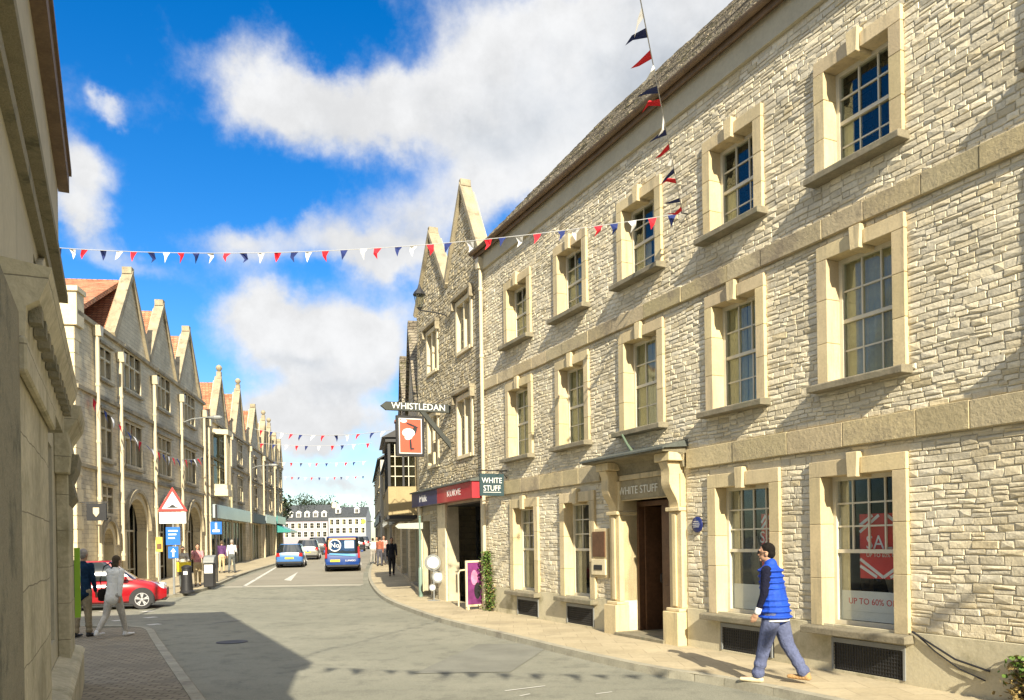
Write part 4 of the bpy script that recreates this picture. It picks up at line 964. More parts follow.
# next houses up the street
def lwin(cs, zs, w=1.3, n=2): return [(c-w/2, c+w/2, a, b, n) for c in cs for a, b in zs]
L2 = street_building('finial_gable_building', 'stone building with two finialled gables, an oriel window and a pale grey shop front', LP(18.9, .05)+Vector((0, 0, 0)), LT, 13.4, 9, 9.4, 12.6, M['row_wall2'], M['redtile'],
    lwin((4.1, 10.2), [(7.6, 9.0), (5.0, 6.6)], 1.6, 3)+lwin((1.2, 7.1), [(5.0, 6.6)], 1.0, 2), gables=[(2.3, 5.9, 4.1, 12.3), (8.4, 12.0, 10.2, 12.7)], finial=True, strings=[(7.1, .12, .14), (9.3, .14, .16)], pipes=[(.25, 8.9), (6.5, 8.9)], doors=[(1.0, 12.0, .5, 3.5)],
    fascias=[(.8, 12.2, 3.55, 4.35, paint('shop_grey', (.33, .40, .42), .5), None, None, .35)], zb=-.3)
mb = MB(M['pale_trim']); mb.prism([(1.4, -.0), (1.8, -.85), (3.0, -.85), (3.4, .0)], 4.9, 5.3, 'z')
mb.prism([(1.5, 0), (1.85, -.8), (2.95, -.8), (3.3, 0)], 5.3, 5.6, 'z'); mb.prism([(1.4, -.0), (1.8, -.9), (3.0, -.9), (3.4, .0)], 8.6, 8.9, 'z')
for x, y in ((1.85, -.8), (2.2, -.8), (2.6, -.8), (2.95, -.8), (1.55, -.1), (3.25, -.1)): mb.box(x-.06, x+.06, y, y+.12, 5.6, 8.6)
mb.setm(M['glass']); mb.prism([(1.55, -.02), (1.87, -.76), (2.93, -.76), (3.25, -.02)], 5.6, 8.6, 'z'); mb.build('oriel_window', L2)
S2 = [('dark_shop_building', 'narrow stone building with dark shop front and one steep gable on the left row', 32.4, 6.0, 8.9, 12.0, M['row_wall'], 'black', 'dark'),
      ('twin_gable_building', 'stone building with two small gables and a pale blue-grey shop fascia on the left row', 38.5, 6.0, 8.7, 11.6, M['row_wall2'], 'lead', 'bluegrey'),
      ('far_gable_building', 'far stone building with teal shop awning near the end of the left row', 44.6, 6.0, 8.5, 11.0, M['row_wall'], 'teal', 'teal')]
for i, (nm, lb, u, L, ev, zp, wm, fm, _) in enumerate(S2):
    fmats = {'black': M['black'], 'lead': paint('fascia_bluegrey', (.2, .26, .29), .5), 'teal': paint('fascia_teal', (.02, .22, .20), .5)}
    p = LP(u, .02); p.z = g(p.y)-.1
    gs = [(L*.06, L*.46, L*.26, zp), (L*.54, L*.94, L*.74, zp-.2)] if i != 0 else [(.9, 5.1, 3.0, zp)]
    b = street_building(nm, lb, p, LT, L, 9, ev, zp, wm, M['redtile'], lwin([q[2] for q in gs], [(6.6, 8.1), (4.3, 5.8)], 1.3, 2), gables=gs, finial=i == 1, strings=[(6.2, .1, .12), (ev-.1, .12, .14)], pipes=[(.2, ev-.5)], doors=[(.6, L-.6, .2, 3.0)],
        fascias=[(.3, L-.3, 3.05, 3.75, fmats[fm], None, None, .3)], chimneys=[(L*.5, 4.5, 1.2, ev, zp+.8, M['row_wall'], 3)] if i else [], zb=-.6)
    if fm == 'teal':
        mb = MB(fmats['teal']); mb.prism([(0, 3.0), (-1.4, 2.4), (-1.4, 2.25), (0, 2.25)], .5, L-.5, 'x'); mb.build('shop_awning', b)
# ---------------- right side beyond the gabled building
RD = Vector((-.187, .982, 0)); RT = math.atan2(-.982, .187)      # local +u runs towards the camera
def RP(d, off=0.0): v = Vector((-3.08, 26.9, 0))+RD*d+Vector((-.982, -.187, 0))*off; return v
def right_house(name, label, d0, d1, **k):
    p = RP(d1, k.pop('off', 0)); p.z = g(p.y)-.05
    return street_building(name, label, p, RT, d1-d0-.04, k.pop('D', 8), **k)
H3 = right_house('jettied_house', 'narrow house with stone tiled front gable and cream jettied oriel over a dark shop', .1, 6.4, eave=6.3, ridge=9.6, wall=M['row_wall2'], roof=M['stonetile'], wins=[(.8, 1.9, 4.2, 5.8, 1)], gables=[(.2, 6.0, 3.1, 9.7)], doors=[(.8, 5.6, .2, 2.6)], cop='stonetile')
mb = MB(M['curtain']); mb.setm(mat('oriel_cream', (.33, .26, .14), .8, .12, 2, 20, .2)); mb.box(1.6, 5.2, -1.0, -.01, 2.75, 3.75); mb.box(1.6, 1.7, -1.0, -.01, 3.75, 5.3); mb.box(5.1, 5.2, -.06, -.01, 3.75, 5.3); mb.setm(M['black'])
for y in (-.98, -.5, -.07): mb.box(5.12, 5.2, y, y+.07, 3.76, 5.25)
for x in (1.7, 2.5, 3.4, 4.3, 5.1): mb.box(x, x+.08, -1.0, -.93, 3.76, 5.25)
mb.box(1.5, 5.3, -1.08, .0, 5.3, 5.45); mb.prism([(-1.2, 5.45), (0, 6.1), (0, 5.46)], 1.4, 5.4, 'x'); mb.box(1.55, 5.25, -1.05, .0, 2.62, 2.74)
mb.setm(M['frame_white'])
for y in (-.75, -.28): mb.box(5.13, 5.17, y-.012, y+.012, 3.76, 5.25)
for z in (4.1, 4.45, 4.8): mb.box(5.13, 5.17, -.9, -.07, z, z+.025)
mb.setm(M['glass']); mb.box(5.14, 5.145, -.95, -.06, 3.76, 5.28); mb.box(1.7, 5.1, -.96, -.955, 3.76, 5.28); mb.build('oriel_window', H3)
right_house('dark_gable_house', 'second dark gabled house beyond the jettied one', 6.5, 12.5, eave=6.1, ridge=9, wall=M['row_wall2'], roof=M['stonetile'], wins=lwin((1.6, 4.4), [(3.9, 5.5)], 1.0, 1), gables=[(.2, 5.7, 2.95, 9.7)], doors=[(.5, 5.4, .2, 2.6)], fascias=[(.3, 5.7, 2.7, 3.2, M['black'], None, None, .2)], cop='stonetile')
right_house('low_eaves_house', 'pale rendered house with big upper windows and a grey fascia on the right side', 12.6, 24, eave=5.9, ridge=8.2, wall=M['row_wall'], roof=M['slate'], wins=lwin((1.6, 4.4, 7.2, 9.9), [(3.9, 5.3)], 1.5, 2), doors=[(.6, 5.2, .2, 2.5), (5.8, 10.6, .2, 2.5)], fascias=[(.3, 5.4, 2.55, 3.1, M['grey'], None, None, .2), (5.6, 10.9, 2.55, 3.1, M['black'], None, None, .2)], chimneys=[(9, 4, 1.3, 7.2, 9.6, M['pale_trim'], 3)])
right_house('brick_chimney_house', 'tall pale house with a red brick chimney at the far right side', 24.1, 37, off=.1, eave=6.6, ridge=9.3, wall=mat('grey_render', (.33, .31, .26), .9, .12, 1, 14, .3, 14), roof=M['slate'], wins=lwin((2, 5, 8, 11), [(5.0, 6.2), (3.3, 4.5)], 1.0, 1), doors=[(.8, 12, .2, 2.4)], fascias=[(.5, 12.3, 2.45, 2.95, paint('fascia_cream', (.5, .45, .3), .5), None, None, .15)],
    chimneys=[(2.5, 1.2, .9, 7.5, 10.4, coursed('red_brick', (.34, .10, .05), (.42, .15, .08), (.3, .25, .2), .22, .075), 2)])
right_house('white_corner_house', 'far white house closing the right side of the street', 37.2, 62, off=.3, eave=7.4, ridge=10, wall=mat('dull_white_render', (.42, .41, .37), .9, .1), roof=M['slate'], wins=lwin((2, 6, 10, 14, 18, 22), [(5.5, 6.8), (3.6, 4.8)], 1.0, 1), doors=[(1, 22, .2, 2.4)], fascias=[(.5, 23, 2.5, 3.0, M['black'], None, None, .15)], chimneys=[(4, 4, 1.2, 8.8, 11.2, M['pale_trim'], 3)])
t = thing('round_lamp_sign', 'small yellow round sign on a bracket far up the right pavement', 'sign', RP(36, 1.0)+Vector((0, 0, g(62)+2.6)), RT)
MB(paint('yellow_sign', (.8, .62, .05), .5)).lathe([(0, -.04), (.17, -.04), (.17, .04), (0, .04)], (0, -.7, .3), 20, 'x').build('disc', t); MB(M['iron']).tube([(0, 0, .3), (0, -.4, .3)], .03).build('bracket', t)
# ---------------- far terrace across the end of the street
def terrace(name, label, x0, x1, yr, ye, wallm, nwin, nd, hipped=False):
    Yt = 250.0; a = AT(x0, 530, Yt).x; b = AT(x1, 530, Yt).x; L = b-a; zb = g(200)
    ev = AT((x0+x1)/2, ye, Yt).z-zb; rd = AT((x0+x1)/2, yr, Yt+4).z-zb
    w = [(L*(k+.5)/nwin-.55, L*(k+.5)/nwin+.55, z0, z0+1.6, 1) for k in range(nwin) for z0 in (ev-2.3, ev-5.0)]
    return street_building(name, label, (a, Yt, zb), 0, L, 9, ev, rd, wallm, M['slate'], w, detail=False, zb=-1, trim='white', doors=[(1, 2, 0, 2)], dormers=[(L*(k+.5)/nd, ev+1.2, 1.5) for k in range(nd)], chimneys=[(1.0, 4.5, 1.5, rd-.5, rd+1.3, M['pale_trim'], 0)])
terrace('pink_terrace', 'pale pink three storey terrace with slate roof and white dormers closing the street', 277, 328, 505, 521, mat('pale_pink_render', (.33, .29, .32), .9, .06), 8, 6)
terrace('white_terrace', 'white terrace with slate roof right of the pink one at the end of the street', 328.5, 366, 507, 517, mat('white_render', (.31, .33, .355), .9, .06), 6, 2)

# ================================================================ building at the left edge, in its own shade
NT = R(116.565); NO = Vector((-.94, .6, 0)); NM = Matrix.Translation(NO) @ Matrix.Rotation(NT, 4, 'Z')
def NY(Y): return (Y-.6)/.8944
B = thing('classical_building', 'shaded classical stone building with pilasters and entablature at the left edge', 'building', NO, NT)
L = 11.07
hol = [(NY(6.3), NY(8.7), .9, 3.0), (NY(6.9), NY(9.4), 3.75, 4.45)]
mb = MB(M['near_pale']); wall_cells(mb, 0, L, -.2, 6.75, hol, .5); mb.box(0, .4, .5, 9, -.2, 6.75); mb.box(L-.4, L, .5, 9, -.2, 6.75); mb.box(.4, L-.4, 8.6, 9, -.2, 6.75); mb.build('wall', B)
mb = MB(M['soffit']); mb.box(-.1, L+.1, -.13, -.001, 6.62, 6.85); mb.box(-.1, L+.12, -.16, 9.1, 6.852, 6.93); mb.build('eaves_board', B)
mb = MB(M['slate']); mb.prism([(-.1, 6.935), (9.0, 6.935), (4.5, 7.6)], -.05, L+.05, 'x'); mb.build('roof', B)
mb = MB(M['near_dark']); mb.box(0, L, -.07, -.001, 4.60, 4.72); mb.box(0, L, -.10, -.001, 5.12, 5.22); mb.box(0, L, -.05, -.001, 5.223, 5.30); mb.build('string_course', B)
mb = MB(M['near_dark']); mb.box(0, NY(3.95), -.17, -.001, -.2, 3.1); mb.build('rusticated_pier', B, bevel=.01)
mb = MB(M['near_stone']); mb.box(NY(3.98), NY(6.0), -.15, -.001, -.2, 3.0)
mb.box(NY(4.0)-.04, NY(6.0)+.03, -.2, -.152, 2.8, 2.98); mb.box(NY(4.0)-.05, NY(6.02)+.04, -.2, -.001, -.2, .5); mb.build('pilaster', B, bevel=.012)
mb = MB(M['near_stone']); mb.prism([(-.0, 3.0), (-.17, 3.0), (-.18, 3.2), (-.24, 3.24), (-.28, 3.34), (-.30, 3.42), (0, 3.46)], NY(4.2), NY(7.6), 'x')
mb.setm(M['near_dark'])
for k in range(12): u = NY(4.35)+k*(NY(7.4)-NY(4.35))/11; mb.box(u-.06, u+.06, -.245, -.182, 3.14, 3.23)
mb.build('entablature', B)
mb = MB(M['near_stone']); mb.box(NY(9.2), NY(10.2), -.13, -.001, -.2, 2.75); mb.prism([(0, 2.75), (-.15, 2.75), (-.17, 3.0), (-.14, 3.2), (-.26, 3.4), (-.28, 3.52), (0, 3.56)], NY(9.0), NY(10.35), 'x'); mb.build('corner_pilaster', B, bevel=.01)
mb = MB(M['near_dark']); mb.prism([(-.13, 2.4), (-.20, 2.5), (-.16, 2.7), (-.22, 2.85), (-.24, 2.99), (-.12, 3.0)], NY(9.2)+.05, NY(10.2)-.05, 'x'); mb.build('carved_bracket', B)
mb = MB(M['near_stone']); mb.box(NY(6.2)+.2, L+.02, -.22, -.001, -.2, .55); mb.prism([(-.24, .55), (0, .55), (0, .66), (-.2, .6)], NY(6.2)+.2, L+.02, 'x'); mb.build('plinth', B, bevel=.01)
c = (hol[1][0]+hol[1][1])/2; rr = (hol[1][1]-hol[1][0])/2
mb = MB(M['near_stone'])
for k in range(14):
    t0, t1 = math.pi*k/14, math.pi*(k+1)/14
    P_ = lambda t, e: (c+(rr+e)*math.cos(t), 3.75+(.9+e)*math.sin(t)*.95)
    mb.prism([P_(t0, .0), P_(t1, .0), P_(t1, .16), P_(t0, .16)], -.05, -.001)
mb.build('arch_moulding', B)
for k, (a, b, z0, z1) in enumerate(hol):
    mb = MB(M['frame_white']); mb.box(a, a+.07, .3, .36, z0, z1); mb.box(b-.07, b, .3, .36, z0, z1); mb.box(a+.07, b-.07, .3, .36, z1-.07, z1); mb.box(a+.07, b-.07, .3, .36, z0, z0+.08)
    w = mb.build('window', B); MB(M['glass']).box(a, b, .33, .335, z0, z1).build('glass', w); MB(M['dark']).box(a, b, 1, 1.02, z0, z1).build('room_wall', w)
t = thing('green_sign', 'narrow lime green vertical sign on the corner of the shaded classical building', 'sign', NM @ Vector((NY(10.25), 0, 1.0)), NT)
mb = MB(paint('lime_sign', (.30, .55, .03), .5)); mb.box(0, .05, -.20, -.132, .0, .9); mb.build('panel', t)
MB(M['grey']).box(.01, .04, -.134, -.001, .1, .14).box(.01, .04, -.134, -.001, .7, .74).build('fixing', t)
# ================================================================ ground, road, pavements
def sheet(name, rows, mats, z=0.0):
    """rows: list of lists of (x, y) points, equal length; heights follow the ground"""
    mb = MB(*mats); v = []; n = len(rows[0])
    for r_ in rows:
        for (x, y) in r_: v.append((x, y, g(y)+z))
    f = [(i*n+j, i*n+j+1, (i+1)*n+j+1, (i+1)*n+j) for i in range(len(rows)-1) for j in range(n-1)]
    mb.add(v, f); return mb.build(name, recalc=True, smooth=False)
def asphalt_mat():
    m = bpy.data.materials.new('worn_asphalt'); nt, N, L, P = nodes(m)
    tc = N.new('ShaderNodeTexCoord').outputs['Object']
    big = ramp(N, L, noise(N, L, tc, .22, 5, .6), .35, .65); mid = noise(N, L, tc, 2.2, 6, .7); fine = noise(N, L, tc, 90, 3, .8)
    c = mixc(N, L, big, (.225, .225, .18), (.275, .27, .215))
    c = mixc(N, L, ramp(N, L, mid, .46, .74), c, (.165, .165, .135)); c = mixc(N, L, math_node(N, L, 'MULTIPLY', ramp(N, L, noise(N, L, tc, .7, 7, .75), .56, .66), .55), c, (.15, .148, .12))
    sp = ramp(N, L, fine, .35, .75); k = N.new('ShaderNodeMapRange'); L.new(sp, k.inputs[0]); k.inputs[3].default_value = .72; k.inputs[4].default_value = 1.32
    vm = N.new('ShaderNodeVectorMath'); vm.operation = 'SCALE'; L.new(c, vm.inputs[0]); L.new(k.outputs[0], vm.inputs['Scale'])
    mp = N.new('ShaderNodeMapping'); mp.inputs['Scale'].default_value = (.9, .09, 1); mp.inputs['Rotation'].default_value = (0, 0, .25); L.new(tc, mp.inputs[0])
    tr = ramp(N, L, noise(N, L, mp.outputs[0], 1.0, 4), .56, .75)
    out = mixc(N, L, math_node(N, L, 'MULTIPLY', tr, .35), vm.outputs[0], (.15, .15, .125))
    L.new(out, P.inputs['Base Color']); P.inputs['Roughness'].default_value = .9; P.inputs['Specular IOR Level'].default_value = .3
    bn = N.new('ShaderNodeBump'); bn.inputs['Strength'].default_value = .5; bn.inputs['Distance'].default_value = .006; L.new(fine, bn.inputs['Height']); L.new(bn.outputs[0], P.inputs['Normal'])
    return m
ASPH = asphalt_mat()
ROAD2 = mat('older_asphalt', (.27, .25, .20), .9, .15, .4, 60, .5, 80, stain=(.2, .19, .155), stain_s=.8)
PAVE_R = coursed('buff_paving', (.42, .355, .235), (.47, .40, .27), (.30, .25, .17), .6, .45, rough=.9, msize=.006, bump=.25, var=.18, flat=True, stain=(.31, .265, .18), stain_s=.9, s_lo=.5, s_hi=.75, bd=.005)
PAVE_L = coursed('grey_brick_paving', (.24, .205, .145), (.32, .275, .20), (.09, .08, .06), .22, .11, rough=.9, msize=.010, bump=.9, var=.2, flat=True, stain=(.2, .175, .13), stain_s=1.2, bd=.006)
KERB = mat('kerb_stone', (.33, .31, .24), .9, .2, 3, 40, .5, 40, stain=(.22, .2, .16), stain_s=2)
ys = [-60, -20, -10, 0, 5, 10, 15, 18, 20, 21, 22, 23, 24, 25, 26, 27, 28, 32, 40, 50, 60, 80, 100, 124.99, 125, 160, 250, 600, 3000]
structure(sheet('ground', [[(x, y) for x in (-3000, -300, -40, -20, -10, 0, 10, 30, 300, 3000)] for y in ys], [ASPH], -.004), 'greenish grey worn asphalt of the road and ground', 'ground')
def interp(pts, y):
    if y <= pts[0][1]: a, b = pts[0], pts[1]
    elif y >= pts[-1][1]: a, b = pts[-2], pts[-1]
    else:
        for a, b in zip(pts, pts[1:]):
            if a[1] <= y <= b[1]: break
    return a[0]+(b[0]-a[0])*(y-a[1])/(b[1]-a[1])
def smooth_line(pts, k=2):
    for _ in range(k):
        q = [pts[0]]
        for a, b in zip(pts, pts[1:]): q += [(a[0]*.75+b[0]*.25, a[1]*.75+b[1]*.25), (a[0]*.25+b[0]*.75, a[1]*.25+b[1]*.75)]
        pts = q+[pts[-1]]
    return pts
def kerb(name, pts, label, side=1, w=.14, h=.105):
    """a kerb of stones along plan points, with joints; side = which way the thickness goes"""
    mb = MB(KERB); mb.v = []; acc = []
    P = [Vector((p[0], p[1], 0)) for p in pts]
    res = [P[0]]; 
    for a, b in zip(P, P[1:]):
        n = max(1, int((b-a).length/.45))
        for k in range(n): res.append(a.lerp(b, (k+1)/n))
    i = 0
    while i < len(res)-1:
        j = min(i+2, len(res)-1) if res[i].y < 45 else min(i+10, len(res)-1)
        if j == i: break
        a, b = res[i], res[j]; d = (b-a).normalized(); n = Vector((-d.y, d.x, 0))*side*w; a = a+d*.006; b = b-d*.006
        za, zb_ = g(a.y), g(b.y)
        v = []
        for q, zz in ((a, za), (b, zb_)):
            v += [(q.x, q.y, zz-.1), (q.x+n.x*.08, q.y+n.y*.08, zz+h-.0), (q.x+n.x, q.y+n.y, zz+h+.004), (q.x+n.x, q.y+n.y, zz-.1)]
        mb.add(v, [(0, 1, 5, 4), (1, 2, 6, 5), (2, 3, 7, 6), (0, 3, 2, 1), (4, 5, 6, 7), (3, 0, 4, 7)]); i = j
    return structure(mb.build(name), label, 'kerb')
# right pavement
kp = [G(x, y) for x, y in ((766, 694), (700, 682), (650, 675), (565, 655), (492, 636), (443, 624), (423, 617), (384, 602), (372, 590), (367, 578), (371, 564), (376, 557), (378, 551))]
kr = [(10.9, -6), (kp[0].x+ .5*(kp[0].y-5), 5.0)]+[(p.x, p.y) for p in kp]
kr = [(p[0], p[1]) for p in kr]; last = kr[-1]; kr = [p for p in kr if p[1] < 60]; kr.append((-18.0, 110))
kr = smooth_line(kr, 2)
bl = [(12.2, -6), (S(0, .1, 0).x, S(0, .1, 0).y), (Q(0, .1, 0).x, 26.8), (RP(20, -.2).x, RP(20).y), (RP(52, -.2).x, RP(52).y), (-19, 110)]
yv = [-6+.9*k for k in range(0, 56)]+[46, 50, 55, 60, 70, 80, 95, 110]
structure(sheet('pavement_right', [[(lambda a, b: (a+(b-a)*t, y))(interp(kr, y)-0+.02, interp(bl, y)+.25) for t in (0, .25, .5, .75, 1)] for y in yv], [PAVE_R], .1), 'buff slab pavement along the whitewashed building', 'pavement')
kerb('kerb_right', kr, 'pale kerb curving along the right pavement', -1)
# left far pavement
kl = smooth_line([(-60, 20.5), (-24, 25.4), (-15, 26.3), (-12.9, 27.2), (-11.95, 28.3), (-11.9, 30), (-12.3, 33), (-14.2, 42), (-15.5, 51), (-19, 75), (-26, 110)], 2)
def klx(y): return interp(kl, y)
yl = [25.0+.35*k for k in range(20)]+[33, 36, 40, 45, 50, 55, 62, 70, 80, 95, 110]
fl = [(-34, 24.8), (-22, 25.3), (-15.6, 27.6), (-15.8, 29)]+[(LP(u, -.2).x, LP(u).y) for u in (5, 20, 40, 60, 82)]
rows = [[(klx(y)-(.02), y), (klx(y)*.6+interp(fl, y)*.4, y), (interp(fl, y), y)] for y in yl if y >= 26.6]
structure(sheet('pavement_left', rows, [PAVE_R], .1), 'buff pavement in front of the gabled stone row', 'pavement')
sp_ = sheet('pavement_side', [[(x, y0+(y1-y0)*t) for x, y0, y1 in ((-40, 22.9, 24.6), (-24, 25.35, 27.0), (-15, 26.26, 28.5), (-13.4, 26.9, 28.5), (-13.0, 27.1, 28.5))] for t in (0, .5, 1)], [PAVE_R], .098); structure(sp_, 'buff pavement along the side street', 'pavement')
kerb('kerb_left', [p for p in kl if p[0] > -40], 'kerb curving round the far left corner', 1)
# near left pavement
kn = smooth_line([(4.5, -6), (-3.73, 9.6), (-7.0, 15.8), (-7.6, 17.0), (-8.2, 18.1), (-9.6, 18.6), (-14, 18.0), (-40, 13.5)], 2)
front = [p for p in kn if p[0] > -8.25]
rows = [[(p[0], p[1]), (p[0]*.5+.5*(-.64-.5*p[1]), p[1]), (-.64-.5*p[1]-.04, p[1])] for p in front]
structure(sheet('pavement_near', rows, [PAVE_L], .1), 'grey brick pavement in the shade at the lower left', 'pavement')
knx = sorted((q[0], q[1]) for q in kn if q[0] < -8.2)
def kny(x): return interp([(q[1], q[0]) for q in knx], x)
ytop = front[-1][1]
colsx = [-5.85, -7, -8.4, -9.6, -9.75, -10.5, -12, -14, -16, -22, -40]
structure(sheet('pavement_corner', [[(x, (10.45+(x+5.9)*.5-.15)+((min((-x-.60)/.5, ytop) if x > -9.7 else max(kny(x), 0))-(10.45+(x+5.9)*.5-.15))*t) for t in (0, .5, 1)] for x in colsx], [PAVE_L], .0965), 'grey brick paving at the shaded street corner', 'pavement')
kerb('kerb_near', kn, 'pale kerb of the near left pavement', 1, .16)
# markings
def mark(name, pts, z=.004, m=None, label=None):
    mb = MB(m or M['roadpaint']); mb.face([(p.x, p.y, g(p.y)+z) for p in pts]); o = mb.build(name, recalc=False)
    me = o.data
    if me.polygons[0].normal.z < 0: me.flip_normals()
    return structure(o, label, 'road marking')
def line(name, a, b, w, label, n=8, dash=None, z=.004, m=None):
    mb = MB(m or M['roadpaint']); a = Vector(a[:2]); b = Vector(b[:2]); d = (b-a); L_ = d.length; d.normalize(); q = Vector((-d.y, d.x))*w/2
    segs = []
    if dash:
        s = 0
        while s < L_: segs.append((s, min(s+dash[0], L_))); s += dash[0]+dash[1]
    else: segs = [(L_*k/n, L_*(k+1)/n) for k in range(n)]
    for s0, s1 in segs:
        p0 = a+d*s0; p1 = a+d*s1
        mb.face([(p.x, p.y, g(p.y)+z) for p in (p0-q, p0+q, p1+q, p1-q)][::-1])
    return structure(mb.build(name), label, 'road marking')
structure(sheet('road_far', [[(interp(kl, y)+.25, y), ((interp(kl, y)+interp(kr, y))/2, y), (interp(kr, y)-.25, y)] for y in (34.2, 36, 38, 42, 48, 55, 65, 80, 100, 120)], [ROAD2], .002), 'older browner asphalt up the street', 'road')
line('table_edge', (interp(kl, 33.4)+.4, 33.4), (interp(kr, 33.4)-.3, 33.4), 1.1, 'pale band across the road where the raised table ends', m=mat('pale_setts', (.36, .34, .28), .9, .12, 2, 30, .3, 30))
line('lane_line', G(243, 587), G(285, 562), .16, 'white line edging the parking lane')
mark('triangle_mark', [G(284, 580), G(298, 572), G(291, 581)], .006, label='white triangle painted on the ramp')
for x0, y0, x1, y1 in ((143, 612, 150, 611), (145, 618, 154, 617), (148, 625, 158, 624)):
    a = G(x0, y0); b = G(x1+2, y1); line('give_way_mark', a, b, .28, 'short white give way dash at the side street mouth', 1)
for x0, y0, x1, y1 in ((112, 621, 126, 620), (100, 612, 110, 611)):
    line('give_way_mark', G(x0, y0), G(x1, y1), .25, 'short white give way dash near the red car', 1)
line('faded_mark', G(213, 623), G(241, 620), .15, 'faded white scratch of paint in the shaded road', 1, m=mat('faded_paint', (.22, .22, .2), .9, .2, 6, 40))
line('utility_mark', G(505, 691), G(545, 686), .035, 'thin white sprayed utility mark on the road', 1); line('utility_mark', G(520, 696), G(530, 694), .03, 'short sprayed utility tick at the bottom of the road', 1)
line('utility_mark', G(596, 694), G(612, 692), .03, 'small sprayed utility tick right of the longer one', 1)
o = MB(M['iron']); p = G(232, 642)
o.lathe([(0, 0), (.30, .0), (.30, .006), (.27, .008), (.0, .008)], (0, 0, 0), 24); mh = o.build('manhole_cover', loc=(p.x, p.y, .0)); 
structure(sheet('road_patch', [[(x+.25*(y-11), y) for x in (-1.6, -.9, -.2)] for y in (11.6, 13, 14.8)], [mat('patch_asphalt', (.19, .19, .16), .9, .2, 1.2, 60, .5, 70)], .0035), 'slightly darker rectangular repair patch in the sunlit road', 'road')
tag(mh, 'round iron manhole cover in the shaded part of the road', 'manhole cover')

# ================================================================ trees at the far end
def tree(x, Y, h, w, lab, seed):
    r = random.Random(seed); t = thing('broadleaf_tree', lab, 'tree', (x, Y, g(Y)), 0, 'trees behind the far terrace')
    mb = MB(M['bark']); mb.tube([(0, 0, 0), (.2, 0, h*.3), (.0, .1, h*.7)], [w*.05, w*.035, w*.012], 7)
    for k in range(6): a = r.uniform(0, 6.28); mb.tube([(0, 0, h*r.uniform(.3, .5)), (math.cos(a)*w*.3, math.sin(a)*w*.3, h*r.uniform(.6, .85))], [w*.02, w*.006], 5)
    mb.build('trunk', t); mb = MB(M['leaf_dark'])
    cl = [(r.gauss(0, w*.22), r.gauss(0, w*.2), h*r.uniform(.45, .9), r.uniform(.14, .24)*w) for _ in range(16)]
    for k in range(3200):
        c = r.choice(cl); v = Vector((r.gauss(0, 1), r.gauss(0, 1), r.gauss(0, .8))).normalized()*c[3]*(r.random()**.35)*1.15
        p = Vector(c[:3])+v; s = r.uniform(.1, .24)*max(1, h/12); a = Vector((r.gauss(0, 1), r.gauss(0, 1), r.gauss(0, 1))).normalized(); b = a.cross(Vector((r.random(), r.random(), r.random()+.1))).normalized()
        mb.face([p-a*s, p+b*s, p+a*s, p-b*s])
    mb.build('crown', t, recalc=False)
for i, (px, top, Y, w, lb) in enumerate(((272, 496, 120, 7, 'dark tree crown rising behind the end of the left row'), (306, 499, 262, 14, 'rounded tree top above the left half of the pink terrace roof'), (320, 498, 264, 13, 'tree top above the right half of the pink terrace roof'), (332, 501, 262, 8, 'small tree top between the pink and white terraces'), (349, 503, 266, 10, 'tree top over the white terrace roof'), (362, 514, 262, 7, 'small dark tree at the right end of the white terrace'))):
    p = AT(px, top, Y); tree(p.x, Y, p.z-g(Y), w, lb, 50+i)

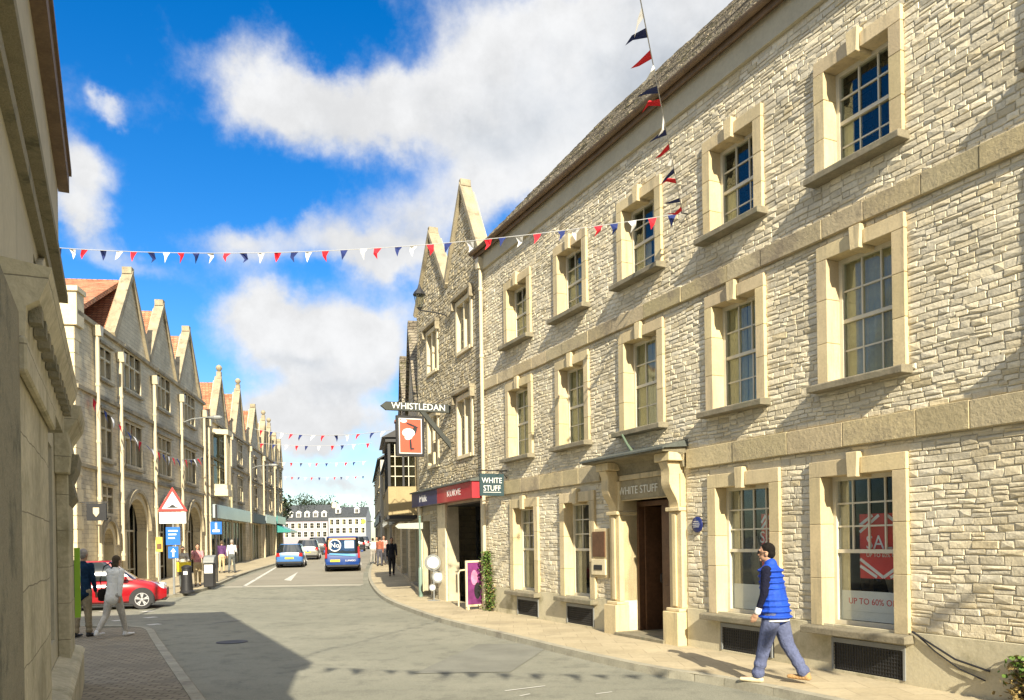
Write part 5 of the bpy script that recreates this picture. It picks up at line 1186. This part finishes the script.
# ================================================================ vehicles
def car(name, label, loc, heading, L, W, H, paintm, kind='hatch', plate=True, group=None, extras=None):
    """local +x is forward; every station is a rounded section"""
    t = thing(name, label, 'van' if kind == 'van' else 'car', loc, heading, group)
    hw = W/2; wr = .30 if kind == 'mini' else .32
    belt = {'hatch': .62, 'mini': .60, 'van': .52}[kind]*H; hood = {'hatch': .58, 'mini': .60, 'van': .55}[kind]*H
    if kind == 'van': st = [(0, .30, .55, .90), (.02, .24, belt, .97), (.3, .2, belt, 1), (.68, .2, belt, 1), (.80, .2, hood+.06, .99), (.93, .24, hood-.12, .93), (.985, .30, hood-.28, .84), (1, .36, .6, .78)]
    elif kind == 'mini': st = [(0, .34, .62, .80), (.02, .26, belt-.06, .9), (.08, .2, belt, .96), (.3, .17, belt, 1), (.62, .17, belt, 1), (.74, .17, hood+.0, .99), (.88, .2, hood-.1, .93), (.96, .24, hood-.24, .84), (1, .32, .58, .74)]
    else: st = [(0, .34, .66, .85), (.015, .26, belt-.03, .92), (.06, .2, belt, .97), (.3, .18, belt, 1), (.62, .18, belt, 1), (.74, .18, hood+.02, .99), (.9, .2, hood-.1, .93), (.97, .26, hood-.22, .84), (1, .34, .56, .76)]
    mb = MB(paintm); rings = []
    for (s, zb_, zt, wf) in st:
        w = hw*wf; x = (s-.5)*L; h = zt-zb_
        half = [(0, zb_), (w*.8, zb_), (w*.95, zb_+h*.12), (w, zb_+h*.38), (w*.985, zb_+h*.66), (w*.95, zb_+h*.86), (w*.86, zt-.0), (w*.6, zt+.03), (0, zt+.045)]
        rings.append([(x, y, z) for y, z in half]+[(x, -y, z) for y, z in half[-2:0:-1]])
    n = len(rings[0]); v = [p for r_ in rings for p in r_]
    f = [(i*n+k, i*n+(k+1) % n, (i+1)*n+(k+1) % n, (i+1)*n+k) for i in range(len(rings)-1) for k in range(n)]+[tuple(range(n)), tuple((len(rings)-1)*n+k for k in range(n))]
    mb.add(v, f); body = mb.build('body', t, smooth=True)
    # greenhouse: dark glass volume with painted roof and pillars
    if kind == 'van': pr = [(-.495, -.485), (-.47, -.465), (.17, .0), (.33, .20)]
    elif kind == 'mini': pr = [(-.47, -.455), (-.36, -.34), (.06, .0), (.26, .15)]
    else: pr = [(-.47, -.455), (-.36, -.345), (.05, .0), (.25, .14)]
    xb0, xt0, xt1, xb1 = pr[0][0]*L, pr[1][0]*L, pr[2][0]*L, pr[3][0]*L
    zb_, zt = belt-.01, H
    bw, tw = hw*.93, hw*(.86 if kind == 'van' else .72)
    def gh(f_): # ring at fraction f_ of height
        z = zb_+(zt-.05-zb_)*f_; w = bw+(tw-bw)*f_**1.3; a = xb0+(xt0-xb0)*f_; b = xb1+(xt1-xb1)*f_; c_ = .12
        return [(a, -w+c_, z), (a+c_*1.2, -w, z), (b-c_*2, -w, z), (b, -w+c_*1.5, z), (b+.05, 0, z), (b, w-c_*1.5, z), (b-c_*2, w, z), (a+c_*1.2, w, z), (a, w-c_, z), (a-.03, 0, z)]
    gm = MB(mat('car_glass', (.012, .016, .018), .06, .1, 2, 8, 0, coat=1, spec=.8)); fr = [gh(k/5) for k in range(6)]
    nn = 10; gm.add([p for r_ in fr for p in r_], [(i*nn+k, i*nn+(k+1) % nn, (i+1)*nn+(k+1) % nn, (i+1)*nn+k) for i in range(5) for k in range(nn)]); gm.build('windows', t, smooth=True)
    rm = MB(paintm); top = fr[5]; cx = (xt0+xt1)/2
    r1 = [(p[0], p[1], p[2]) for p in top]; r2 = [(cx+(p[0]-cx)*.97, p[1]*.95, zt-.015) for p in top]; r3 = [(cx+(p[0]-cx)*.8, p[1]*.7, zt) for p in top]; r0 = [(cx+(p[0]-cx)*1.012, p[1]*1.012, p[2]-.03) for p in top]
    rm.add(r0+r1+r2+r3, [(i*nn+k, i*nn+(k+1) % nn, (i+1)*nn+(k+1) % nn, (i+1)*nn+k) for i in range(3) for k in range(nn)]+[tuple(30+k for k in range(nn))])
    rm.build('roof', t, smooth=True)
    pm = MB(paintm)
    for s in (-1, 1):
        def pt(fx, f_, e=.008):
            z = zb_+(zt-.05-zb_)*f_; w = bw+(tw-bw)*f_**1.3; a = xb0+(xt0-xb0)*f_; b = xb1+(xt1-xb1)*f_; return Vector((a+(b-a)*fx, s*(w+e), z))
        for fx0, wd in ((.01, .07), (.36, .02), (.93, .05)) if kind != 'van' else ((.0, .03), (.34, .02), (.62, .02), (.93, .04)):
            q = [pt(fx0, k/5) for k in range(6)]+[pt(fx0+wd, k/5) for k in range(5, -1, -1)]
            for k in range(5): pm.face([pt(fx0, k/5), pt(fx0+wd, k/5), pt(fx0+wd, (k+1)/5), pt(fx0, (k+1)/5)])
    pm.build('pillar', t, recalc=False)
    # wheels
    wb = .31 if kind != 'van' else .32
    for sx in (-1, 1):
        for s in (-1, 1):
            x = sx*wb*L; y = s*(hw-.10)
            w = MB(M['black']); w.lathe([(wr*.62, -.1), (wr*.95, -.1), (wr, -.06), (wr, .06), (wr*.95, .1), (wr*.62, .1)], (x, y, wr), 22, 'y'); wo = w.build('wheel', t, smooth=True)
            rim = MB(mat('alloy', (.55, .55, .56), .35, .05, 3, 9, 0, metal=.6)); yy = y+s*.095
            rim.setm(M['black']); rim.lathe([(0, 0), (wr*.64, 0), (wr*.64, .004), (0, .004)], (x, yy-.002, wr), 20, 'y'); rim.c = 0
            for k in range(5):
                a = k*2*math.pi/5+.3; 
                for da in (-.16, .16):
                    A = (x+math.cos(a)*wr*.1, wr+math.sin(a)*wr*.1); Bq = (x+math.cos(a+da)*wr*.6, wr+math.sin(a+da)*wr*.6); dn = Vector((-(Bq[1]-A[1]), Bq[0]-A[0])).normalized()*wr*.055
                    rim.prism([(A[0]-dn.x, A[1]-dn.y), (A[0]+dn.x, A[1]+dn.y), (Bq[0]+dn.x, Bq[1]+dn.y), (Bq[0]-dn.x, Bq[1]-dn.y)], yy, yy+s*.014)
            ring = [(wr*.60, 0), (wr*.66, 0), (wr*.66, s*.018), (wr*.60, s*.018)]
            rim.lathe(ring+ring[:1], (x, yy, wr), 22, 'y', cap=False); rim.lathe([(0, s*.0), (wr*.14, 0), (wr*.12, s*.02), (0, s*.02)], (x, yy, wr), 12, 'y'); rim.build('rim', wo)
            ar = MB(M['black']); n2 = 14; y0 = s*(hw*.90); y1 = s*(hw+.012)
            pts = [(x+(wr+.055)*math.cos(math.pi*k/n2), wr+.0+(wr+.055)*math.sin(math.pi*k/n2)) for k in range(n2+1)]
            ar.prism([(x+wr+.055, .17)]+pts+[(x-wr-.055, .17)], y0, s*(hw*1.0+.004)); ar.build('wheel_arch', t)
    # lights, bumpers, mirrors, plates
    rl = MB(mat('tail_light', (.32, .012, .012), .2, .1, 3, 9, 0, coat=1))
    for s in (-1, 1):
        z0 = belt*.74 if kind != 'van' else belt*.72; z1 = belt*.98 if kind != 'van' else belt*1.35
        rl = MB(mat('tail_light', (.32, .012, .012))); xx = -.5*L+.02
        rl.prism([(s*hw*.66, z0), (s*hw*.93, z0), (s*hw*.91, z1), (s*hw*.68, z1)] if kind != 'van' else [(s*hw*.84, z0), (s*hw*.97, z0), (s*hw*.93, z1), (s*hw*.84, z1)], xx-.03, xx+.16, 'x'); rl.build('tail_light', t)
        hl = MB(mat('head_lamp', (.6, .62, .62), .1, .1, 3, 9, 0, coat=1)); zz = hood-.26; hl.lathe([(.0, 0), (.09, .01), (.11, .06), (.12, .3)], (0, 0, 0), 12, 'x'); o = hl.build('headlight', t, loc=(.5*L-.06, s*hw*.62, zz)); o.rotation_euler = (0, 0, math.pi)
        mm = MB(paintm); mm.lathe([(.02, -.07), (.08, -.04), (.085, .05), (.03, .09)], (xb1-.25 if kind != 'mini' else xb1-.3, s*(hw+.10), belt+.06), 10, 'x', sy=.8); mm.build('mirror', t, smooth=True)
    bp = MB(M['black']); bp.box(-.5*L-.03, -.5*L+.2, -hw*.86, hw*.86, .24, .36); bp.box(.5*L-.2, .5*L-.01, -hw*.72, hw*.72, .24, .34); bp.box(-.4*L, .4*L, -hw*.85, hw*.85, .15, .22); bp.build('bumper_trim', t, bevel=.02)
    pl = MB(mat('yellow_plate', (.75, .58, .06), .5, .03)); xx = -.5*L-(.035 if kind != 'mini' else .02)
    if kind == 'van': pl.box(xx-.01, xx+.06, .14, .66, .52, .64); put_text(pl, 'VX19 KDN', .1, xx-.012, .40, .58, M['black'], '-x', .001, sx=.9)
    else: pl.box(xx-.01, xx+.06, -.26, .26, .52 if kind != 'van' else .5, .63); put_text(pl, 'WR08 XHV', .1, xx-.012, 0, .575, M['black'], '-x', .001, sx=.9)
    pl.build('number_plate', t)
    if extras: extras(t, L, W, H, belt)
    return t
def at_ground(x, y): p = G(x, y); return Vector((p.x, p.y, g(p.y)))
p = at_ground(148, 609)
def slope_fix(o, Y): o.rotation_euler[1] = 0
car('red_car', 'small rounded red hatchback nosing out of the side street behind the walkers', (p.x-1.45, p.y+.30, g(p.y)), R(20), 3.55, 1.63, 1.49, paint('car_red', (.30, .004, .010), .25, 1), 'mini')
def head(Y): return math.atan2(.979, -.204)
p = at_ground(284, 568); bc = car('blue_hatchback', 'light blue hatchback seen from behind left of the van', (p.x, p.y+1.8, g(p.y+1.8)), R(101), 3.9, 1.70, 1.46, paint('car_blue', (.06, .17, .42), .25, 1), 'hatch')
p = at_ground(303, 560); car('silver_car', 'silver grey car with its rear half hidden behind the blue hatchback', (p.x, p.y+1.8, g(p.y+1.8)), R(101), 4.3, 1.78, 1.55, paint('car_silver', (.28, .28, .25), .3, 1, .3), 'hatch')
p = at_ground(313, 555); car('dark_grey_car', 'dark grey car ahead of the silver one, partly hidden by the van', (p.x, p.y+2, g(p.y+2)), R(101), 4.4, 1.8, 1.6, paint('car_dark', (.05, .05, .055), .3, 1), 'hatch')
def van_x(t, L, W, H, belt):
    x = -.5*L-.004
    w = MB(mat('van_rear_glass', (.02, .05, .12), .12, .3, 3, 6, 0, coat=1)); w.box(x-.012+.03, x+.12, -.68, .68, belt+.08, H-.22); w.build('rear_window', t, bevel=.03)
    r_ = MB(paint('van_sky', (.12, .33, .62), .3, 1)); x2 = x-.016+.03
    r_.add([(x2-.006, -.7, belt*.80), (x2-.006, .7, belt*.92), (x2-.006, .7, belt*1.0), (x2-.006, -.7, belt*.93)], [(0, 1, 2, 3)]); r_.build('swoosh', t, recalc=False)
    l = MB(M['white']); zc = belt+.42; yc = .40
    n = 24
    for k in range(n):
        a0, a1 = 2*math.pi*k/n, 2*math.pi*(k+1)/n
        l.face([(x2-.016, yc+.33*math.cos(a0), zc+.33*math.sin(a0)), (x2-.016, yc+.33*math.cos(a1), zc+.33*math.sin(a1)), (x2-.016, yc+.28*math.cos(a1), zc+.28*math.sin(a1)), (x2-.016, yc+.28*math.cos(a0), zc+.28*math.sin(a0))])
    put_text(l, 'No', .38, x2-.018, yc, zc, M['white'], '-x', .001)
    l.setm(mat('pale_blue_print', (.45, .6, .78), .5, .1)); l.face([(x2-.016, -.12, zc+.25), (x2-.016, -.62, zc+.25), (x2-.016, -.62, zc-.16), (x2-.016, -.12, zc-.16)])
    l.setm(M['white'])
    for k in range(4): l.face([(x2-.018, -.16, zc+.2-k*.09), (x2-.018, -.55+.07*k, zc+.2-k*.09), (x2-.018, -.55+.07*k, zc+.15-k*.09), (x2-.018, -.16, zc+.15-k*.09)])
    l.build('logo', t, recalc=False)
    k = MB(M['white']); put_text(k, 'LUNGO', .13, x2-.03-.035, -.42, .58, M['white'], '-x', .001, sx=1.2); k.build('lettering', t)
    b = MB(mat('orange_top', (.55, .28, .16), .4, .1)); b.box(x2-.0, x+.2, -.72, .72, H-.2, H-.1); b.box(x2, x+.15, .62, .76, belt+.2, H-.2); b.build('rear_spoiler', t, bevel=.02)
p = at_ground(335, 572); car('blue_van', 'tall dark blue people carrier with round white logo and pale panel on its tailgate', (p.x, p.y+2.2, g(p.y+2.0)), R(101), 4.5, 1.95, 1.92, paint('van_blue', (.012, .045, .20), .25, 1), 'van', extras=van_x)
for i, (x, y, c, lb) in enumerate(((357, 551, (.03, .03, .035), 'small dark car far up the road right of the van'), (362, 549, (.3, .3, .3), 'pale grey car farthest up the road on the right'))):
    p = at_ground(x, y); car('distant_car', lb, (p.x, p.y, g(p.y)), R(101), 4.2, 1.75, 1.5, paint('distant_paint_'+'ab'[i], c, .3, 1), 'hatch')
# ================================================================ street furniture
def bollard(x, y, label, w, h, cap):
    p = G(x, y, .1); t = thing('bollard_bin', label, 'litter bin', (p.x, p.y, p.z), R(10)); w *= .8
    mb = MB(M['black']); mb.lathe([(w*.62, 0), (w*.62, .06), (w*.52, .1), (w*.40, h*.86), (w*.44, h*.88), (w*.44, h*.93), (w*.34, h*.97), (w*.1, h)], (0, 0, 0), 20); mb.build('body', t, smooth=True)
    mb = MB(M['white']); mb.prism([(-.07, h*.66), (.07, h*.66), (.07, h*.78), (-.07, h*.78)], -w*.475, -w*.41); mb.build('sticker', t); return t
bollard(187, 593, 'black tapered litter bin with a small white sticker at the kerb corner', .52, 1.02, 0)
p = G(210, 587, .1); t = thing('pay_station', 'black ticket machine with a grey slanted top at the kerb right of the litter bin', 'ticket machine', (p.x, p.y, p.z), R(8))
mb = MB(M['black']); mb.box(-.2, .2, -.2, .2, 0, .95); mb.build('body', t, bevel=.03)
mb = MB(M['grey']); mb.prism([(-.24, .953), (.2, .953), (.2, 1.28), (-.12, 1.2), (-.24, 1.02)], -.21, .21, 'x'); mb.build('head', t, bevel=.015); mb = MB(M['white']); mb.prism([(-.215, .56), (-.201, .56), (-.201, .9), (-.215, .9)], -.16, .16, 'x'); mb.build('panel', t)
p = G(174, 594, .1); RS = thing('road_sign', 'red bordered triangular hump warning sign with a white plate and blue signs on one pole', 'road sign', (p.x, p.y, p.z), R(14)); RSY = p.y
zt = AT(173, 487, p.y).z-p.z; zb_ = AT(173, 512, p.y).z-p.z
MB(M['grey']).tube([(0, .06, 0), (0, .06, zt-.05)], .04, 10).build('pole', RS)
def tri(mb, s, y, cz):
    mb.prism([(-s, cz-s*.577), (s, cz-s*.577), (0, cz+s*1.155)], y-.006, y)
cz = zt-.58; mb = MB(M['red']); tri(mb, .50, 0, cz); mb.setm(M['white']); tri(mb, .36, -.007, cz); mb.setm(M['black'])
mb.prism([(-.2, cz-.17)]+[(-.2+.4*k/10, cz-.15+.1*math.exp(-((k-5)/2.2)**2)) for k in range(11)]+[(.2, cz-.17)], -.02, -.014); mb.build('warning_triangle', RS, recalc=True)
mb = MB(M['white']); mb.box(-.45, .45, -.006, .0, cz-.73, cz-.32); put_text(mb, 'Humps for', .14, 0, -.008, cz-.43, M['black'], '-y', .001); put_text(mb, '1/2 mile', .14, 0, -.008, cz-.61, M['black'], '-y', .001); mb.build('plate', RS)
blu = paint('sign_blue', (.01, .13, .50), .4)
mb = MB(blu); mb.box(-.24, .24, -.006, 0, cz-1.5, cz-.86); mb.setm(M['white'])
for k in range(3): mb.box(-.16, .16-.05*k, -.011, -.007, cz-1.02-k*.13, cz-.97-k*.13)
mb.build('information_sign', RS)
mb = MB(blu); mb.box(-.17, .17, -.006, 0, cz-1.98, cz-1.56); mb.setm(M['white']); mb.prism([(-.03, cz-1.93), (.03, cz-1.93), (.03, cz-1.75), (.09, cz-1.75), (0, cz-1.62), (-.09, cz-1.75), (-.03, cz-1.75)], -.011, -.007); mb.build('arrow_sign', RS)
p = G(217, 582, .1); t = thing('sign_post', 'thin dark post with a small blue and white sign behind the ticket machine', 'road sign', (p.x, p.y, p.z), R(10))
MB(M['iron']).tube([(0, .05, 0), (0, .05, 3.4)], .04).build('pole', t); mb = MB(blu); mb.box(-.24, .24, -.01, 0, 2.1, 2.65); mb.setm(M['white']); mb.box(-.15, .15, -.016, -.011, 2.2, 2.3); mb.box(-.04, .04, -.016, -.011, 2.33, 2.6); mb.build('panel', t)
p = G(160, 592, .1); t = thing('yellow_notice', 'yellow and brown notice fixed to a thin post left of the hump sign', 'notice', (p.x, p.y, p.z), R(8))
MB(M['grey']).tube([(0, .03, 0), (0, .03, 2.1)], .025).build('post', t); mb = MB(mat('notice_yellow', (.55, .36, .07), .6, .2, 3, 10, 0)); mb.box(-.12, .12, -.004, 0, 1.5, 2.05); mb.setm(M['wood']); mb.box(-.08, .08, -.008, -.005, 1.6, 1.8); mb.build('panel', t)
# street lamp on the left row
for u, z, lb in ((13.6, 8.2, 'wall mounted street lamp arm on the gabled row left of the finialled gables'), (33.0, 7.6, 'wall mounted street lamp arm far up the left row')):
    t = thing('street_lamp', lb, 'street lamp', LTM @ Vector((u, 0, z)), LT)
    MB(M['grey']).tube([(0, 0, 0), (0, -.6, .25), (0, -1.5, .35)], .03).build('arm', t); mb = MB(M['grey']); mb.lathe([(.02, -.3), (.1, -.2), (.12, .1), (.03, .35)], (0, 0, 0), 10, 'y'); mb.build('lamp_head', t, loc=(0, -1.8, .33))

# ================================================================ bunting
BC = [mat('flag_red', (.62, .015, .03), .8, .1, 4, 20, 0), mat('flag_navy', (.012, .025, .13), .8, .1, 4, 20, 0), mat('flag_white', (.78, .78, .78), .8, .04, 4, 20, 0)]
def bunting(label, A_, B_, sag, sp, fw, fh, seed, wind=(-.5, .1, 0), thick=.006, jit=.75, group=None, thinstr=True):
    r = random.Random(seed); A_ = Vector(A_); B_ = Vector(B_); L_ = (B_-A_).length
    o = thing('bunting', label, 'bunting', A_, 0, group); pts = []
    def at(t): p = (B_-A_)*t; return Vector((p.x, p.y, p.z-sag*4*t*(1-t)))
    MB(mat('string_white', (.5, .5, .5), .8, .05)).tube([at(k/24) for k in range(25)], thick, 4).build('string', o)
    n = min(96, int(L_/sp)); 
    for k in range(n):
        t = (k+.5+r.uniform(-.16, .16))/n; a = at(t-fw/2/L_); b = at(t+fw/2/L_); d = (b-a).normalized()
        w = Vector(wind)*(1+r.uniform(-jit, jit*1.6)); h = (Vector((0, 0, -1))+w+Vector((r.uniform(-.25, .25), r.uniform(-.4, .4), 0))); h = (h-d*h.dot(d)*.55).normalized()*fh
        m = (a+b)/2; bend = Vector((r.uniform(-.05, .05), r.uniform(-.06, .06), r.uniform(-.03, .03)))
        tip = m+h; ma = a.lerp(tip, .5)+bend; mb_ = b.lerp(tip, .5)+bend; mc = m.lerp(tip, .35)+bend*1.5
        fl = MB(BC[k % 3]); fl.face([a, m, mc, ma]); fl.face([m, b, mb_, mc]); fl.face([ma, mc, tip]); fl.face([mc, mb_, tip])
        fl.build('flag', o, recalc=False)
    return o
WA = S((21.1-13.3)/.9038, -.1, AT(692, 214, 13.3).z)
pL = AT(50, 249, 15.2)
bunting('long string of red, navy and white flags crossing the street to the whitewashed wall', (pL.x-.3, pL.y, pL.z+.06), WA, .35, .31, .14, .19, 3, wind=(-.35, .1, 0))
bunting('string of flags rising steeply over the viewer from the whitewashed wall', WA, (-.80, .66, 7.5), .06, .36, .17, .26, 5, wind=(-1.6, .3, .3))
MB(M['iron']).lathe([(.03, 0), (.03, .12)], (0, 0, 0), 8).build('x') if False else None
t = thing('roof_bracket', 'thin iron rod on the roof corner of the shaded building holding the bunting', 'bracket', (-.80, .66, 6.93), 0); MB(M['iron']).tube([(-.3, .1, 0), (0, 0, .57)], .015, 6).build('rod', t)
t = thing('wall_hook', 'small iron hook in the whitewashed wall where two bunting strings meet', 'hook', WA, SROT); MB(M['iron']).tube([(0, .1, 0), (0, -.02, 0), (0, -.03, .04)], .012, 6).build('hook', t)
# mast at the hidden side of the corner that carries the long string
t = thing('bunting_pole', 'tall thin pole behind the shaded corner building carrying the long bunting', 'pole', (pL.x-.3, pL.y, .1), 0); MB(M['grey']).tube([(0, 0, 0), (0, 0, pL.z+.1)], [.06, .035], 8).build('pole', t)
for i, (y, Yd, x0, x1, s, lb) in enumerate(((431, 46, 255, 393, .8, 'nearest of the far flag strings between the left row and the jettied house'), (445, 57, 258, 372, .5, 'second far flag string lower in the sky gap'), (463, 72, 262, 368, .5, 'third far flag string, faint above the pink terrace'), (478, 92, 268, 366, .4, 'farthest faint flag string just above the terraces'))):
    a = AT(x0, y-2, Yd); b = AT(x1, y-2, Yd-3 if i else 40)
    if i == 0: b = AT(392, 430, 40)
    bunting(lb, a, b, s*.4, .85, .27, .36, 20+i, wind=(-.3, 0, 0), thick=.012)
pa = LTM @ Vector((1.0, -.2, 7.3)); pb = LTM @ Vector((17.5, -.25, 6.9))
bunting('string of flags draped along the front of the gabled row between its windows', pa, pb, .9, .8, .36, .45, 31, wind=(.2, 0, 0))
# the string behind the viewer whose shadow crosses the road
bunting('string of flags crossing the street behind the viewer', (-1.0, .3, 6.9), (10.2, -1.2, 7.2), .5, .42, .24, .3, 41, wind=(-.4, 0, 0))

# ================================================================ sky, light, camera
SUN_AZ, SUN_EL = 180-11.4, 29.0      # the light travels towards azimuth -11.4 degrees from +Y
d = Vector((math.sin(R(-11.4))*math.cos(R(SUN_EL)), math.cos(R(-11.4))*math.cos(R(SUN_EL)), -math.sin(R(SUN_EL))))
sl = bpy.data.lights.new('sun', 'SUN'); sl.energy = 4.4; sl.angle = R(.5); sl.color = (1, .90, .70)
so = bpy.data.objects.new('sun', sl); col.objects.link(so); so.rotation_euler = d.to_track_quat('-Z', 'Y').to_euler(); so.location = (10, -40, 40)
w = bpy.data.worlds.new('World'); scene.world = w; w.use_nodes = True; N = w.node_tree.nodes; L = w.node_tree.links
bgn = N['Background']; sky = N.new('ShaderNodeTexSky'); sky.sky_type = 'NISHITA'; sky.sun_disc = False
sky.sun_elevation = R(SUN_EL); sky.sun_rotation = R(180-11.4) ; sky.air_density = 1.0; sky.dust_density = .6; sky.ozone_density = 2.5
tc = N.new('ShaderNodeTexCoord').outputs['Generated']; sp = N.new('ShaderNodeSeparateXYZ'); L.new(tc, sp.inputs[0])
az = math_node(N, L, 'ARCTAN2', sp.outputs[0], sp.outputs[1]); el = math_node(N, L, 'ARCSINE', sp.outputs[2])
nz = N.new('ShaderNodeTexNoise'); nz.inputs['Scale'].default_value = 5; nz.inputs['Detail'].default_value = 8; nz.inputs['Roughness'].default_value = .58
L.new(tc, nz.inputs['Vector']); nf = nz.outputs['Fac']
wz = N.new('ShaderNodeTexNoise'); wz.inputs['Scale'].default_value = 9; wz.inputs['Detail'].default_value = 6; wz.inputs['Roughness'].default_value = .6; L.new(tc, wz.inputs['Vector'])
ws = N.new('ShaderNodeSeparateColor'); L.new(wz.outputs['Color'], ws.inputs[0])
az = math_node(N, L, 'ADD', az, math_node(N, L, 'MULTIPLY', math_node(N, L, 'SUBTRACT', ws.outputs[0], .5), .10)); el = math_node(N, L, 'ADD', el, math_node(N, L, 'MULTIPLY', math_node(N, L, 'SUBTRACT', ws.outputs[1], .5), .10))
def blob(x, y, rx, ry, amp, tilt=0):
    ux, uy = un(x, y); a0 = math.atan(ux/F); e0 = math.atan(uy/math.hypot(F, ux)); sx = rx/F*math.cos(a0)**2; sy = ry/F*math.cos(e0)
    dx = math_node(N, L, 'SUBTRACT', az, a0); dy = math_node(N, L, 'SUBTRACT', el, e0)
    if tilt: dy = math_node(N, L, 'SUBTRACT', dy, math_node(N, L, 'MULTIPLY', dx, tilt))
    q = math_node(N, L, 'ADD', math_node(N, L, 'POWER', math_node(N, L, 'ABSOLUTE', math_node(N, L, 'DIVIDE', dx, sx)), 2), math_node(N, L, 'POWER', math_node(N, L, 'ABSOLUTE', math_node(N, L, 'DIVIDE', dy, sy)), 2))
    return math_node(N, L, 'MULTIPLY', math_node(N, L, 'EXPONENT', math_node(N, L, 'MULTIPLY', q, -1)), amp)
def total(bl):
    s = None
    for b in bl:
        v = blob(*b); s = v if s is None else math_node(N, L, 'ADD', s, v)
    return s
CLOUDS = [(255, 75, 42, 42, .75), (320, 108, 70, 32, .8), (420, 118, 80, 34, .85), (510, 90, 70, 60, .8), (600, 40, 110, 80, 1.0), (720, 60, 120, 150, 1.0), (560, 150, 80, 45, .8), (490, 185, 60, 30, .55),
          (400, 212, 62, 34, .7), (305, 222, 36, 20, .6), (235, 243, 60, 20, .6), (150, 268, 60, 16, .35), (345, 250, 70, 18, .55), (280, 330, 65, 42, 1.0), (335, 375, 60, 38, 1.0), (300, 420, 60, 24, .8), (385, 262, 40, 22, .6),
          (75, 178, 34, 34, .85), (72, 222, 34, 16, .6), (118, 114, 16, 9, .55), (430, 290, 35, 50, .4), (310, 440, 80, 24, .8), (290, 478, 60, 18, .7), (350, 490, 50, 16, .7), (385, 350, 40, 40, .7), (240, 300, 40, 22, .45), (400, 430, 30, 20, .5), (100, 255, 40, 12, .35), (-150, 150, 160, 100, .6), (1200, 100, 300, 200, .7)]
m = total(CLOUDS); m = math_node(N, L, 'ADD', m, math_node(N, L, 'MULTIPLY', math_node(N, L, 'SUBTRACT', nf, .5), 1.1))
m = math_node(N, L, 'ADD', m, math_node(N, L, 'MULTIPLY', math_node(N, L, 'SUBTRACT', noise(N, L, tc, 14, 8, .62), .5), .7))
mask = ramp(N, L, m, .16, .86)
GREYS = [(290, 362, 60, 14, .45), (340, 398, 60, 20, .5), (420, 225, 40, 30, .3), (600, 110, 130, 50, .3), (480, 150, 60, 30, .4), (720, 60, 130, 120, .35), (300, 128, 60, 12, .35)]
gm = total(GREYS); gm = math_node(N, L, 'ADD', gm, math_node(N, L, 'MULTIPLY', math_node(N, L, 'SUBTRACT', ws.outputs[2], .5), 1.2)); gmask = ramp(N, L, gm, .0, .95)
cloudc = mixc(N, L, gmask, (2.6, 2.62, 2.65), (1.5, 1.65, 1.85))
back = ramp(N, L, math_node(N, L, 'MULTIPLY', sp.outputs[1], -1), -.25, .35)
fill_back = mixc(N, L, ramp(N, L, nf, .35, .6), (1.0, 1.4, 2.2), (2.4, 2.35, 2.2))  # unseen cloud brightness added behind the camera to lift the shade
high = ramp(N, L, sp.outputs[2], .72, .95)
fill_high = mixc(N, L, ramp(N, L, nf, .35, .6), (1.8, 2.2, 3.0), (6.5, 6.3, 5.9))  # stronger unseen cloud brightness added overhead as fill for shaded sides
hsv = N.new('ShaderNodeHueSaturation'); hsv.inputs['Saturation'].default_value = 1.45; hsv.inputs['Value'].default_value = .56; hsv.inputs['Hue'].default_value = .508; L.new(sky.outputs[0], hsv.inputs['Color'])
cv = N.new('ShaderNodeMapRange'); L.new(ramp(N, L, math_node(N, L, 'ADD', math_node(N, L, 'MULTIPLY', nf, .5), math_node(N, L, 'MULTIPLY', noise(N, L, tc, 16, 9, .65), .5)), .36, .64), cv.inputs[0]); cv.inputs[3].default_value = .86; cv.inputs[4].default_value = 1.06
cs = N.new('ShaderNodeVectorMath'); cs.operation = 'SCALE'; L.new(cloudc, cs.inputs[0]); L.new(cv.outputs[0], cs.inputs['Scale'])
out = mixc(N, L, mask, hsv.outputs[0], cs.outputs[0])
out = mixc(N, L, back, out, fill_back)
out = mixc(N, L, high, out, fill_high)
L.new(out, bgn.inputs[0]); bgn.inputs[1].default_value = .15
cam = bpy.data.cameras.new('camera'); co = bpy.data.objects.new('camera', cam); col.objects.link(co); scene.camera = co
co.location = (0, 0, CAMZ); co.rotation_euler = (Matrix.Rotation(math.pi/2, 3, 'X') @ Matrix.Rotation(-ROLL, 3, 'Z')).to_euler()
cam.sensor_width = 36; cam.lens = F/1024*36; cam.shift_y = (541-350)/1024; cam.clip_start = .05; cam.clip_end = 6000
scene.view_settings.view_transform = 'Standard'; scene.view_settings.look = 'None'; scene.view_settings.exposure = 1.2; scene.view_settings.gamma = 1
scene.render.engine = 'CYCLES'
